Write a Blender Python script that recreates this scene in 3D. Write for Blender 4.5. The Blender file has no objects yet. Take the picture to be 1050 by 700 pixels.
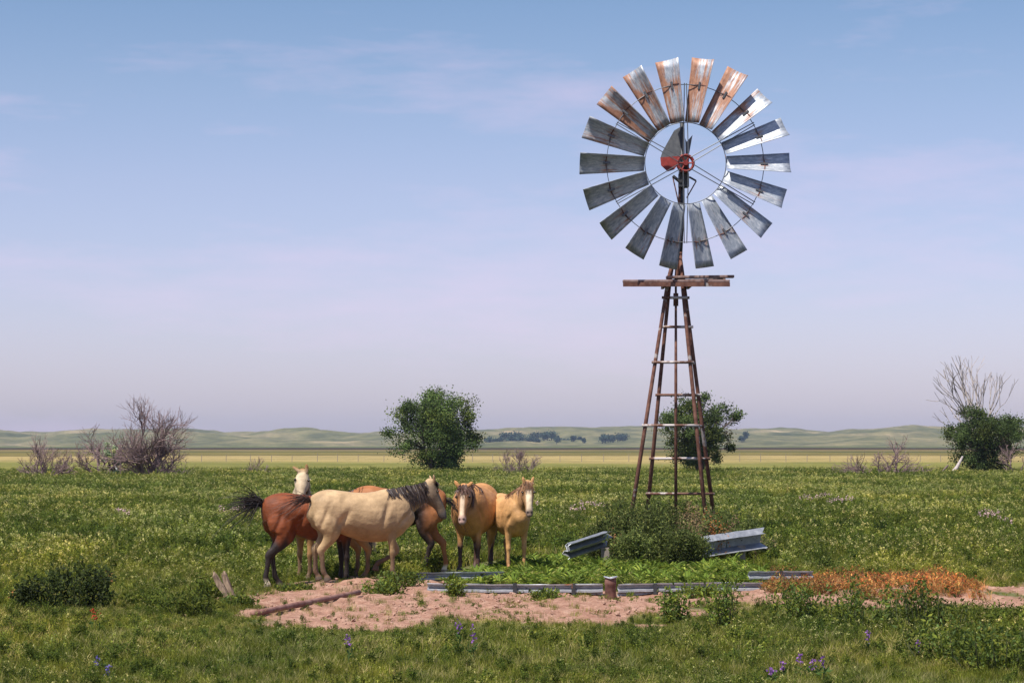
import bpy, math, random
import numpy as np
from mathutils import Vector, noise as mnoise
random.seed(7); rng = np.random.default_rng(7)
D = bpy.data; S = bpy.context.scene
COL = S.collection
F = 2400.0; CX = 525.0; HY = 455.0; H = 2.0      # focal length in photo pixels, horizon row, eye height

def PX(px, py, Y):                                # world point seen at a photo pixel at distance Y
    return Vector(((px-CX)*Y/F, Y, H-(py-HY)*Y/F))
def GY(py, z=0.0): return F*(H-z)/(py-HY)
def GP(px, py):
    Y = GY(py); return ((px-CX)*Y/F, Y)

# ------------------------------------------------------------------ numpy noise
def _hash(ix, iy, s):
    h = (ix.astype(np.int64)*374761393 + iy.astype(np.int64)*668265263 + s*1442695041) & 0xffffffff
    h = ((h ^ (h >> 13))*1274126177) & 0xffffffff
    return ((h ^ (h >> 16)) & 0xffff)/65535.0
def vn(x, y, s=0):
    x = np.asarray(x, float); y = np.asarray(y, float)
    ix = np.floor(x); iy = np.floor(y); fx = x-ix; fy = y-iy
    fx = fx*fx*(3-2*fx); fy = fy*fy*(3-2*fy)
    a = _hash(ix, iy, s); b = _hash(ix+1, iy, s); c = _hash(ix, iy+1, s); d = _hash(ix+1, iy+1, s)
    return (a*(1-fx)+b*fx)*(1-fy)+(c*(1-fx)+d*fx)*fy
def fbm(x, y, s=0, o=4):
    t = 0; a = .5; n = 0
    for k in range(o):
        t = t+a*vn(x*2**k, y*2**k, s+k*17); n += a; a *= .5
    return t/n
def sst(a, b, x):
    t = np.clip((x-a)/(b-a), 0, 1); return t*t*(3-2*t)

# ------------------------------------------------------------------ ground shape
POLY_PX = [(222,620),(236,612),(262,606),(290,598),(340,593),(380,592),(420,597),(510,602),(640,605),(780,602),(850,596),(1000,601),(1050,597),(1150,594),(1260,594),
           (1260,614),(1050,617),(1010,624),(900,626),(800,622),(730,625),(690,634),(650,640),(560,641),(450,638),(400,645),(310,645),(250,637),(226,628)]
POLY = [GP(*p) for p in POLY_PX]
def sdist(x, y, poly):                            # signed distance, positive inside; y squeezed (the strip is seen at a grazing angle)
    x = np.asarray(x, float); y = np.asarray(y, float)
    ins = np.zeros(x.shape, bool); dm = np.full(x.shape, 1e9)
    n = len(poly)
    for i in range(n):
        x1, y1 = poly[i]; x2, y2 = poly[(i+1) % n]
        c = ((y1 > y) != (y2 > y))
        with np.errstate(divide='ignore', invalid='ignore'):
            xi = (x2-x1)*(y-y1)/((y2-y1) if y2 != y1 else 1e-9)+x1
        ins ^= c & (x < xi)
        ex, ey = x2-x1, y2-y1; L = ex*ex+ey*ey
        t = np.clip(((x-x1)*ex+(y-y1)*ey)/L, 0, 1)
        dm = np.minimum(dm, np.hypot(x-x1-t*ex, y-y1-t*ey))
    return np.where(ins, dm, -dm)
def dirtmask(x, y):
    d = sdist(x, y, POLY)+(fbm(x*1.3, y*.9, 5, 5)-.5)*2.6
    return sst(-.15, .25, d)
def gz(x, y):
    x = np.asarray(x, float); y = np.asarray(y, float)
    g = lambda cx, cy, sx, sy: np.exp(-((x-cx)/sx)**2-((y-cy)/sy)**2)
    z = .05*(fbm(x*.5, y*.5, 3, 3)-.5)*sst(10, 20, y)
    z = z-.09*g(-4.0, 33.0, .75, 1.6)+.09*g(-1.9, 32.9, 1.0, 1.3)
    z = z-.02*g(1.2, 30.9, 2.2, .5)
    z = z+.12*g(5.4, 30.6, 1.9, 1.6)+.02*(fbm(x*3, y*3, 9, 3)-.5)*sst(15, 22, y)*(1-sst(60, 90, y))
    return z
def G(x, y): return float(gz(np.array([x]), np.array([y]))[0])

# ------------------------------------------------------------------ materials
MATS = {}
class NT:
    def __init__(s, name):
        s.m = D.materials.new(name); s.m.use_nodes = True; s.t = s.m.node_tree; s.t.nodes.clear()
        s.out = s.t.nodes.new('ShaderNodeOutputMaterial')
    def n(s, typ, **kw):
        nd = s.t.nodes.new(typ)
        for k, v in kw.items():
            if k.startswith('i_'):
                key = k[2:]; key = int(key) if key.isdigit() else key.replace('_', ' ')
                if isinstance(v, bpy.types.NodeSocket): s.t.links.new(v, nd.inputs[key])
                else: nd.inputs[key].default_value = v
            else: setattr(nd, k, v)
        return nd
    def mix(s, f, a, b, mode='MIX'):
        nd = s.t.nodes.new('ShaderNodeMix'); nd.data_type = 'RGBA'; nd.blend_type = mode
        for k, v in ((0, f), (6, a), (7, b)):
            if isinstance(v, bpy.types.NodeSocket): s.t.links.new(v, nd.inputs[k])
            else: nd.inputs[k].default_value = (*v, 1) if isinstance(v, tuple) and len(v) == 3 else v
        return nd.outputs[2]
    def ramp(s, f, stops):
        nd = s.t.nodes.new('ShaderNodeValToRGB'); s.t.links.new(f, nd.inputs[0])
        e = nd.color_ramp.elements
        while len(e) < len(stops): e.new(.5)
        for q, (p, c) in zip(e, stops):
            q.position = p; q.color = (*c, 1) if isinstance(c, tuple) else (c, c, c, 1)
        return nd.outputs[0]
    def noise(s, scale, detail=4, vec=None, rough=.55):
        nd = s.n('ShaderNodeTexNoise'); nd.inputs['Scale'].default_value = scale; nd.inputs['Detail'].default_value = detail
        nd.inputs['Roughness'].default_value = rough
        if vec is None: vec = s.n('ShaderNodeTexCoord').outputs['Object']
        s.t.links.new(vec, nd.inputs['Vector']); return nd.outputs['Fac']
    def attr(s, name, out='Color'):
        nd = s.n('ShaderNodeAttribute', attribute_name=name); return nd.outputs[out]
    def pr(s, color, rough=.8, metal=0., spec=.3, bump=None, bs=.3, bd=.02):
        nd = s.n('ShaderNodeBsdfPrincipled')
        for k, v in (('Base Color', color), ('Roughness', rough), ('Metallic', metal), ('Specular IOR Level', spec)):
            if isinstance(v, bpy.types.NodeSocket): s.t.links.new(v, nd.inputs[k])
            else: nd.inputs[k].default_value = (*v, 1) if isinstance(v, tuple) else v
        if bump is not None:
            b = s.n('ShaderNodeBump'); b.inputs['Strength'].default_value = bs; b.inputs['Distance'].default_value = bd
            s.t.links.new(bump, b.inputs['Height']); s.t.links.new(b.outputs[0], nd.inputs['Normal'])
        s.t.links.new(nd.outputs[0], s.out.inputs[0]); return nd

def scalemap(s, sx, sy, sz):
    m = s.n('ShaderNodeMapping'); s.t.links.new(s.n('ShaderNodeTexCoord').outputs['Object'], m.inputs[0])
    m.inputs['Scale'].default_value = (sx, sy, sz); return m.outputs[0]

def m_leaf(name, trans=.3, rand=.35, spec=.14, rough=.6, patchy=0.):
    s = NT(name); c = s.attr('tint')
    oi = s.n('ShaderNodeObjectInfo').outputs['Random']
    v = s.n('ShaderNodeMapRange'); s.t.links.new(oi, v.inputs[0]); v.inputs[3].default_value = 1-rand; v.inputs[4].default_value = 1+rand
    h = s.n('ShaderNodeHueSaturation'); s.t.links.new(c, h.inputs['Color']); s.t.links.new(v.outputs[0], h.inputs['Value'])
    hc = h.outputs[0]
    if patchy:
        g = s.n('ShaderNodeNewGeometry').outputs['Position']; m = s.n('ShaderNodeMapping'); s.t.links.new(g, m.inputs[0]); m.inputs['Scale'].default_value = (.22, .10, .1)
        m2 = s.n('ShaderNodeMapping'); s.t.links.new(g, m2.inputs[0]); m2.inputs['Scale'].default_value = (1.1, .6, .3)
        hc = s.mix(patchy, hc, s.ramp(s.noise(1, 4, m.outputs[0], .6), [(.32, (.66, .78, .7)), (.5, (1, 1, 1)), (.68, (1.38, 1.22, 1.05))]), 'MULTIPLY')
        hc = s.mix(patchy, hc, s.ramp(s.noise(1, 3, m2.outputs[0], .6), [(.35, (.72, .8, .75)), (.65, (1.25, 1.15, 1.05))]), 'MULTIPLY')
    h = type('o', (), {'outputs': [hc]})
    p = s.pr(hc, rough, 0, spec)
    tr = s.n('ShaderNodeBsdfTranslucent'); s.t.links.new(h.outputs[0], tr.inputs[0])
    mx = s.n('ShaderNodeMixShader'); mx.inputs[0].default_value = trans
    s.t.links.new(p.outputs[0], mx.inputs[1]); s.t.links.new(tr.outputs[0], mx.inputs[2]); s.t.links.new(mx.outputs[0], s.out.inputs[0])
    return s.m
def m_wood(name, a, b, sc=6):
    s = NT(name); f = s.noise(sc, 6, scalemap(s, 1, 1, .25)); c = s.ramp(f, [(.3, a), (.7, b)])
    s.pr(c, .9, 0, .1, bump=f, bs=.6, bd=.01); return s.m
def m_rust(name, a=(.16, .055, .03), b=(.30, .12, .07), c=(.42, .38, .36), amount=.62, sc=9):
    s = NT(name); f = s.noise(sc, 6); g = s.noise(sc*.35, 5)
    x = s.ramp(f, [(.35, a), (.65, b)]); m = s.ramp(g, [(amount-.02, 0.), (amount+.03, 1.)])
    s.pr(s.mix(m, x, c), .75, .15, .3, bump=f, bs=.4, bd=.005); return s.m
def m_galv(name, rust=.6, metal=.55, tone=1.):
    s = NT(name)
    f = s.noise(14, 6, rough=.7); g = s.noise(2.2, 6, rough=.65)
    base = s.ramp(f, [(.3, (.30*tone, .315*tone, .34*tone)), (.7, (.50*tone, .51*tone, .53*tone))])
    r = s.ramp(s.noise(22, 4), [(.3, (.22, .07, .02)), (.7, (.50, .20, .08))])
    m = s.ramp(g, [(rust, 0.), (rust+.07, 1.)])
    col = s.mix(m, base, r)
    s.pr(col, s.ramp(f, [(0, .42), (1, .62)]), s.mix(m, (metal,)*3, (0., 0., 0.)), .4, bump=f, bs=.2, bd=.004); return s.m
def m_blade():
    s = NT('galvanised_blade'); uv = s.attr('uvw', 'Vector')
    mp = s.n('ShaderNodeMapping'); s.t.links.new(uv, mp.inputs[0]); mp.inputs['Scale'].default_value = (1.2, 7, 1)
    oi = s.n('ShaderNodeObjectInfo').outputs['Random']
    off = s.n('ShaderNodeVectorMath', operation='SCALE'); off.inputs[0].default_value = (37, 91, 13); s.t.links.new(oi, off.inputs['Scale'])
    ad = s.n('ShaderNodeVectorMath', operation='ADD'); s.t.links.new(mp.outputs[0], ad.inputs[0]); s.t.links.new(off.outputs[0], ad.inputs[1])
    ad2 = s.n('ShaderNodeVectorMath', operation='ADD'); s.t.links.new(uv, ad2.inputs[0]); s.t.links.new(off.outputs[0], ad2.inputs[1])
    streak = s.noise(1.6, 5, ad.outputs[0], .65); f = s.noise(11, 6, ad2.outputs[0], .75); pat = s.noise(3, 5, ad2.outputs[0], .6)
    base = s.ramp(f, [(.32, (.20, .23, .27)), (.5, (.38, .41, .45)), (.68, (.62, .62, .62))])
    rustc = s.ramp(f, [(.3, (.17, .06, .025)), (.7, (.46, .20, .09))])
    amt = s.attr('rust', 'Fac')
    e = s.n('ShaderNodeMath', operation='MULTIPLY_ADD'); s.t.links.new(streak, e.inputs[0]); e.inputs[1].default_value = .75; s.t.links.new(amt, e.inputs[2])
    e2 = s.n('ShaderNodeMath', operation='MULTIPLY_ADD'); s.t.links.new(pat, e2.inputs[0]); e2.inputs[1].default_value = .3; s.t.links.new(e.outputs[0], e2.inputs[2])
    m = s.ramp(e2.outputs[0], [(.60, 0.), (.72, .9)])
    s.pr(s.mix(m, base, rustc), .55, s.mix(m, (.5,)*3, (0., 0., 0.)), .4, bump=f, bs=.25, bd=.004); return s.m

M = {}
M['leaf'] = m_leaf('foliage', .4, patchy=0.); M['wleaf'] = m_leaf('meadow_weed_leaves', .42, patchy=.85); M['tleaf'] = m_leaf('tree_foliage', .2, .12, .12, .6); M['grass'] = m_leaf('grass_blades', .45, .4, .1, .7, patchy=.85)
M['petal'] = m_leaf('petals', .3, .1); M['bark'] = m_wood('bark', (.05, .038, .03), (.13, .10, .08), 12)
M['deadwood'] = m_wood('dead_branch_wood', (.15, .095, .088), (.30, .215, .205), 8)
M['palewood'] = m_wood('bleached_branch_wood', (.30, .25, .23), (.50, .44, .41), 8)
M['stakewood'] = m_wood('stake_wood', (.07, .045, .03), (.42, .30, .21), 20)
M['plank'] = m_wood('platform_plank', (.14, .075, .06), (.30, .22, .20), 10)
M['rust'] = m_rust('rusty_pipe', (.10, .042, .03), (.20, .095, .065), (.34, .30, .28), .64); M['rustpost'] = m_rust('rusty_post', (.10, .045, .035), (.22, .11, .085), (.25, .16, .12), .8)
M['girt'] = m_rust('peeling_girt', (.11, .05, .035), (.2, .11, .075), (.52, .46, .43), .5, 7)
M['oldpipe'] = m_rust('lying_pipe_rust', (.17, .075, .055), (.33, .19, .15), (.42, .33, .3), .66, 5)
M['galv'] = m_galv('galvanised_rail', .64, .5, 1.); M['galvblue'] = m_galv('galvanised_scrap', .66, .75, .8)
M['darkiron'] = m_galv('dark_iron', .66, .3, .12); M['slate'] = m_galv('vane_sheet', .68, .5, .32); M['spoke'] = m_galv('spoke_iron', .66, .3, .3)
M['blade'] = m_blade()
def simple(name, c, r=.7, sp=.3, sc=12, var=.25):
    s = NT(name); f = s.noise(sc, 5); s.pr(s.ramp(f, [(.3, tuple(v*(1-var) for v in c)), (.7, tuple(min(1, v*(1+var)) for v in c))]), r, 0, sp, bump=f, bs=.25, bd=.005); return s.m
M['red'] = simple('red_oxide_paint', (.22, .03, .024), .6); M['rock'] = simple('pale_rock', (.62, .60, .55), .9, .1)
M['eye'] = simple('dark_eye', (.012, .008, .006), .15, .6); M['hair'] = None
M['postwood'] = simple('weathered_post', (.26, .22, .19), .9, .1); M['white'] = simple('white_post', (.72, .70, .66), .8)
def m_hair():
    s = NT('horse_hair'); s.pr(s.attr('tint'), .55, 0, .35); return s.m
M['hair'] = m_hair()
def m_coat():
    s = NT('horse_coat'); c = s.attr('tint'); f = s.noise(4.2, 6, rough=.68)
    v = s.ramp(f, [(.32, (.76, .73, .70)), (.66, (1.2, 1.18, 1.15))])
    d = s.ramp(s.noise(1.6, 6, rough=.7), [(.4, (.84, .82, .80)), (.62, (1.1, 1.09, 1.08))])
    p = s.pr(s.mix(1., s.mix(1., c, v, 'MULTIPLY'), d, 'MULTIPLY'), .60, 0, .22, bump=s.noise(9, 4), bs=.5, bd=.03); return s.m
M['coat'] = m_coat()

# ------------------------------------------------------------------ mesh helpers
class MB:
    def __init__(s): s.v = []; s.f = []; s.c = []; s.n = 0
    def add(s, V, Fc, col=None):
        V = np.asarray(V, float).reshape(-1, 3); k = len(V)
        s.v.append(V); s.f.extend([tuple(i+s.n for i in q) for q in Fc])
        c = np.ones((k, 4)); 
        if col is not None:
            c[:, :3] = col
        s.c.append(c); s.n += k
    def mesh(s, name, mat, smooth=False, tint=False):
        me = D.meshes.new(name); V = np.concatenate(s.v) if s.v else np.zeros((0, 3))
        me.from_pydata(V.tolist(), [], s.f)
        if tint:
            a = me.color_attributes.new('tint', 'FLOAT_COLOR', 'POINT'); a.data.foreach_set('color', np.concatenate(s.c).ravel())
        if smooth: me.polygons.foreach_set('use_smooth', [True]*len(me.polygons))
        if mat: me.materials.append(mat)
        me.update(); return me
    def obj(s, name, mat, parent=None, smooth=False, tint=False, link=True):
        o = D.objects.new(name, s.mesh(name, mat, smooth, tint))
        if link: COL.objects.link(o)
        if parent: o.parent = parent
        return o
def tag(o, label, cat, group=None, kind=None):
    if label: o['label'] = label
    if cat: o['category'] = cat
    if group: o['group'] = group
    if kind: o['kind'] = kind
    return o
def empty(name, loc, rz=0, label=None, cat=None, group=None):
    o = D.objects.new(name, None); COL.objects.link(o); o.location = loc; o.rotation_euler = (0, 0, rz)
    o.empty_display_size = .2
    return tag(o, label, cat, group)
def copy_tree(o, parent=None):
    c = o.copy(); COL.objects.link(c); c.parent = parent
    for ch in o.children: copy_tree(ch, c)
    return c
def box(mb, c, sx, sy, sz, R=None, col=None, bev=0):
    V = np.array([(x*sx/2, y*sy/2, z*sz/2) for x in (-1, 1) for y in (-1, 1) for z in (-1, 1)])
    if R is not None: V = V@np.array(R).T
    mb.add(V+np.array(c), [(0, 1, 3, 2), (4, 6, 7, 5), (0, 4, 5, 1), (2, 3, 7, 6), (0, 2, 6, 4), (1, 5, 7, 3)], col)
def frame(d):
    d = np.asarray(d, float); d = d/np.linalg.norm(d)
    a = np.cross(d, (0, 0, 1)) if abs(d[2]) < .9 else np.cross(d, (1, 0, 0))
    a /= np.linalg.norm(a); return d, a, np.cross(d, a)
def pipe(mb, pts, rad, seg=8, col=None, caps=True):
    pts = [np.asarray(p, float) for p in pts]; n = len(pts)
    if not hasattr(rad, '__len__'): rad = [rad]*n
    V = []; 
    _, a, b = frame(pts[1]-pts[0])
    for i in range(n):
        t = pts[min(i+1, n-1)]-pts[max(i-1, 0)]; t = t/(np.linalg.norm(t)+1e-9)
        a = a-t*np.dot(a, t); a /= np.linalg.norm(a)+1e-9; b = np.cross(t, a)
        for k in range(seg):
            q = 2*math.pi*k/seg; V.append(pts[i]+rad[i]*(math.cos(q)*a+math.sin(q)*b))
    Fc = [(i*seg+k, i*seg+(k+1) % seg, (i+1)*seg+(k+1) % seg, (i+1)*seg+k) for i in range(n-1) for k in range(seg)]
    if caps: Fc += [tuple(range(seg-1, -1, -1)), tuple(range((n-1)*seg, n*seg))]
    mb.add(V, Fc, col)
def catmull(A, k):
    A = np.asarray(A, float); n = len(A); out = []
    for i in range(n-1):
        p0 = A[max(i-1, 0)]; p1 = A[i]; p2 = A[i+1]; p3 = A[min(i+2, n-1)]
        for j in range(k):
            t = j/k
            out.append(.5*((2*p1)+(-p0+p2)*t+(2*p0-5*p1+4*p2-p3)*t*t+(-p0+3*p1-3*p2+p3)*t**3))
    out.append(A[-1]); return np.array(out)
def loft(mb, st, seg=18, sub=4):                   # st rows: x y z, lateral xyz, half width, half height
    A = catmull([np.concatenate([np.asarray(r[0], float), np.asarray(r[1], float), [r[2], r[3]]]) for r in st], sub)
    P = A[:, :3]; n = len(A); V = []
    for i in range(n):
        t = P[min(i+1, n-1)]-P[max(i-1, 0)]; t /= np.linalg.norm(t)+1e-9
        l = A[i, 3:6]; l = l-t*np.dot(l, t); l /= np.linalg.norm(l)+1e-9; b = np.cross(t, l)
        for k in range(seg):
            q = 2*math.pi*k/seg; V.append(P[i]+max(A[i, 6], .004)*math.cos(q)*l+max(A[i, 7], .004)*math.sin(q)*b)
    Fc = [(i*seg+k, i*seg+(k+1) % seg, (i+1)*seg+(k+1) % seg, (i+1)*seg+k) for i in range(n-1) for k in range(seg)]
    Fc += [tuple(range(seg-1, -1, -1)), tuple(range((n-1)*seg, n*seg))]
    mb.add(V, Fc)
def ribbon(mb, pts, w, col):
    pts = np.asarray(pts, float); n = len(pts); t = pts[-1]-pts[0]
    s = np.cross(t, rng.normal(size=3)); s /= np.linalg.norm(s)+1e-9; V = []
    for i in range(n):
        ww = w*(1-(i/(n-1))**2*.8)*.5
        V += [pts[i]-s*ww, pts[i]+s*ww]
    mb.add(V, [(2*i, 2*i+1, 2*i+3, 2*i+2) for i in range(n-1)], col)
def leafquads(mb, P, size, col, up=0., aspect=.55, bend=True):
    """many leaf-shaped faces: P Nx3, size N, col Nx3"""
    n = len(P); d = rng.normal(size=(n, 3)); d[:, 2] += up; d /= np.linalg.norm(d, axis=1)[:, None]
    s = np.cross(d, rng.normal(size=(n, 3))); s /= np.linalg.norm(s, axis=1)[:, None]
    sz = np.asarray(size)[:, None]
    nrm = np.cross(d, s)
    V = np.stack([P, P+d*sz*.5+s*sz*aspect*.5+nrm*sz*.06, P+d*sz-nrm*sz*.08, P+d*sz*.5-s*sz*aspect*.5+nrm*sz*.06], 1).reshape(-1, 3)
    b = s0 = mb.n
    mb.v.append(V); mb.f.extend([(4*i+b, 4*i+1+b, 4*i+2+b, 4*i+3+b) for i in range(n)])
    c = np.ones((n, 4)); c[:, :3] = col; mb.c.append(np.repeat(c, 4, 0)); mb.n += 4*n

# ------------------------------------------------------------------ GROUND (one sheet to the horizon)
def build_ground():
    ys = [-60, -25, -5, 6, 10, 13]
    y = 14.5
    while y < 60: ys.append(y); y += .13 if y < 38 else .3
    while y < 3900: ys.append(y); y *= 1.022
    ys = np.array(ys); nc = 360
    u = np.linspace(-1, 1, nc)
    W = np.maximum(9, ys*.33+3); W[:6] = 30
    X = u[None, :]*W[:, None]; Y = np.repeat(ys[:, None], nc, 1)
    Z = gz(X, Y); dm = dirtmask(X, Y)
    near = (Y > 20) & (Y < 45)
    Z = Z+np.where(near, dm*(.10*(fbm(X*3.2, Y*2.6, 21, 4)-.5)-.035*sst(.62, .8, vn(X*5.5, Y*5.5, 4))+.03*(vn(X*14, Y*14, 2)-.5)), 0)
    V = np.stack([X, Y, Z], 2).reshape(-1, 3); nr = len(ys)
    idx = np.arange(nr*nc).reshape(nr, nc)
    Fc = np.stack([idx[:-1, :-1], idx[:-1, 1:], idx[1:, 1:], idx[1:, :-1]], 2).reshape(-1, 4)
    me = D.meshes.new('ground'); me.from_pydata(V.tolist(), [], Fc.tolist())
    a = me.attributes.new('dirt', 'FLOAT', 'POINT'); a.data.foreach_set('value', dm.ravel().astype(np.float32))
    me.polygons.foreach_set('use_smooth', [True]*len(me.polygons))
    s = NT('ground_soil_and_grass')
    co = s.n('ShaderNodeNewGeometry').outputs['Position']
    sep = s.n('ShaderNodeSeparateXYZ'); s.t.links.new(co, sep.inputs[0])
    def mapped(x, y, z=1):
        m = s.n('ShaderNodeMapping'); s.t.links.new(co, m.inputs[0]); m.inputs['Scale'].default_value = (x, y, z); return m.outputs[0]
    # far bands
    wob = s.noise(1, 4, mapped(.012, .006)); 
    ma = s.n('ShaderNodeMath', operation='MULTIPLY_ADD'); s.t.links.new(wob, ma.inputs[0]); ma.inputs[1].default_value = .55
    lg = s.n('ShaderNodeMath', operation='LOGARITHM'); s.t.links.new(sep.outputs[1], lg.inputs[0]); lg.inputs[1].default_value = math.e
    s.t.links.new(lg.outputs[0], ma.inputs[2])
    mr = s.n('ShaderNodeMapRange'); s.t.links.new(ma.outputs[0], mr.inputs[0]); mr.inputs[1].default_value = 4.; mr.inputs[2].default_value = 8.
    def yp(Yv): return (math.log(Yv)+.275-4)/4
    band = s.ramp(mr.outputs[0], [(yp(60), (.11, .13, .02)), (yp(150), (.16, .165, .03)), (yp(205), (.18, .17, .045)), (yp(238), (.17, .165, .045)), (yp(268), (.29, .225, .09)),
        (yp(370), (.34, .255, .11)), (yp(415), (.12, .10, .035)), (yp(480), (.18, .145, .045)), (yp(600), (.07, .07, .025)), (yp(720), (.20, .15, .06)), (yp(850), (.05, .035, .02)), (yp(1150), (.045, .03, .02)),
        (yp(1350), (.08, .10, .03)), (yp(2200), (.15, .15, .06))])
    st = s.noise(1, 6, mapped(.05, .02), .65); st2 = s.noise(1, 5, mapped(.6, .12), .7); fine = s.noise(1.8, 5, co, .7)
    g = s.mix(.7, band, s.ramp(st, [(.3, (.6, .66, .6)), (.7, (1.35, 1.3, 1.3))]), 'MULTIPLY')
    g = s.mix(.6, g, s.ramp(st2, [(.3, (.65, .7, .6)), (.7, (1.3, 1.25, 1.2))]), 'MULTIPLY')
    n1 = s.noise(5, 6, co, .7); n2 = s.noise(28, 5, co, .75)
    dirt = s.ramp(n1, [(.3, (.24, .12, .08)), (.5, (.38, .215, .15)), (.72, (.50, .32, .23))])
    dirt = s.mix(.6, dirt, s.ramp(n2, [(.32, (.5, .46, .43)), (.6, (1.2, 1.2, 1.2))]), 'MULTIPLY')
    dm_ = s.attr('dirt', 'Fac'); 
    # litter under the plants near the camera
    soil = s.mix(s.ramp(fine, [(.35, 0.), (.65, 1.)]), (.06, .08, .022), (.19, .18, .075))
    nf = s.n('ShaderNodeMapRange'); s.t.links.new(sep.outputs[1], nf.inputs[0]); nf.inputs[1].default_value = 35; nf.inputs[2].default_value = 90
    g = s.mix(nf.outputs[0], soil, g)
    b1 = s.n('ShaderNodeMath', operation='ADD'); s.t.links.new(n1, b1.inputs[0]); s.t.links.new(n2, b1.inputs[1])
    s.pr(s.mix(dm_, g, dirt), .95, 0, .08, bump=b1.outputs[0], bs=.7, bd=.05)
    me.materials.append(s.m); o = D.objects.new('ground', me); COL.objects.link(o); o['kind'] = 'structure'
build_ground()

# ------------------------------------------------------------------ HILLS
SKY_PX = [(-400,441),(0,443),(60,442.5),(100,441),(150,440),(190,439.5),(230,443),(300,440),(350,442),(400,443),(450,440),(520,438.5),(600,439),(660,438),(700,443),(760,441),(820,440),(850,441),(900,438),(935,435.5),(960,438),(1000,440),(1050,439),(1500,440)]
def build_hills():
    xs = np.linspace(-1, 1, 420); ys = np.concatenate([np.linspace(1150, 2000, 50), np.linspace(2020, 3300, 110)])
    Y = np.repeat(ys[:, None], 420, 1); X = xs[None, :]*(Y*.34)
    px = X/Y*F+CX
    sky = np.interp(px, [p[0] for p in SKY_PX], [p[1] for p in SKY_PX])
    ztop = 2+(HY-sky)*2900/F
    ramp = sst(1500, 2900, Y)
    Z = -1.5+(ztop+1.5)*(ramp*.92)+(1-ramp)*0
    lump = (fbm(X/105, Y/150, 31, 4)-.5)
    Z = Z+lump*16*sst(1300, 2200, Y)*(1-.55*sst(2500, 2900, Y))
    Z = Z+(fbm(X/38, Y/60, 41, 3)-.5)*7*sst(1600, 2300, Y)
    Z = np.minimum(Z, 40); Z = np.where(Y > 2950, Z-(Y-2950)*.01, Z)
    V = np.stack([X, Y, Z], 2).reshape(-1, 3); idx = np.arange(V.shape[0]).reshape(Y.shape)
    Fc = np.stack([idx[:-1, :-1], idx[:-1, 1:], idx[1:, 1:], idx[1:, :-1]], 2).reshape(-1, 4)
    me = D.meshes.new('hills'); me.from_pydata(V.tolist(), [], Fc.tolist()); me.polygons.foreach_set('use_smooth', [True]*len(me.polygons))
    s = NT('hill_grassland'); co = s.n('ShaderNodeNewGeometry').outputs['Position']
    m = s.n('ShaderNodeMapping'); s.t.links.new(co, m.inputs[0]); m.inputs['Scale'].default_value = (.012, .005, .03)
    f = s.noise(1, 6, m.outputs[0], .65); m2 = s.n('ShaderNodeMapping'); s.t.links.new(co, m2.inputs[0]); m2.inputs['Scale'].default_value = (.05, .02, .1)
    g = s.noise(1, 5, m2.outputs[0], .7)
    c = s.ramp(f, [(.32, (.08, .088, .04)), (.48, (.135, .13, .06)), (.6, (.19, .165, .085)), (.72, (.34, .26, .16))])
    c = s.mix(.6, c, s.ramp(g, [(.38, (.45, .52, .5)), (.62, (1.3, 1.25, 1.15))]), 'MULTIPLY')
    s.pr(c, 1., 0, .05); me.materials.append(s.m)
    o = D.objects.new('hills', me); COL.objects.link(o); o['kind'] = 'structure'
    return V.reshape(Y.shape+(3,)), xs, ys
HV, hxs, hys = build_hills()
def hz(x, y):
    j = int(np.clip(np.searchsorted(hys, y), 1, len(hys)-1)); i = int(np.clip((x/(y*.34)+1)/2*419, 0, 419)); return HV[j, i, 2]

# ------------------------------------------------------------------ FAR TREES at the foot of the hills
def far_tree(name, x, y, z, w, h, label, group):
    r = empty(name, (x, y, z), 0, label, 'tree', group)
    t = MB(); pipe(t, [(0, 0, -1), (0, 0, h*.5)], [w*.05, w*.03], 5); t.obj('trunk', M['bark'], r)
    c = MB(); P = []
    for k in range(5):
        ctr = np.array([random.uniform(-.3, .3)*w, random.uniform(-.25, .25)*w, h*random.uniform(.4, .75)])
        P.append(ctr+rng.normal(size=(70, 3))*np.array([w*.17, w*.17, h*.15]))
    P = np.concatenate(P); P[:, 2] = np.clip(P[:, 2], h*.08, h)
    col = np.array([.045, .075, .05])*rng.uniform(.7, 1.3, (len(P), 1))
    leafquads(c, P, rng.uniform(.9, 1.8, len(P)), col, 0, .8); c.obj('crown', M['tleaf'], r, tint=True)
def far_row(x0, x1, n, Y0, hpx, label, group):
    for i in range(n):
        Y = Y0+random.uniform(-60, 60); px = x0+(x1-x0)*(i+.5)/n+random.uniform(-1.5, 1.5); x = (px-CX)*Y/F
        h = random.uniform(.75, 1.15)*hpx*Y/F; far_tree('distant_tree', x, Y, hz(x, Y), h*random.uniform(.9, 1.4), h, label, group)
far_row(500, 573, 15, 2050, 9, 'dark bluish tree in the long far row on the hills between round tree and windmill', 'far trees in the long row')
far_row(573, 602, 5, 2100, 5, 'small low dark tree at the thin right tail of the far row on the hills', 'small trees at the end of the far row')
far_row(615, 640, 5, 2050, 9, 'dark bluish tree in the short clump on the hills just left of the windmill tower', 'far trees in the short clump')
far_row(757, 768, 2, 2050, 6, 'small dark tree on the hills just right of the bush behind the windmill', 'far trees right of the windmill bush')

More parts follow.
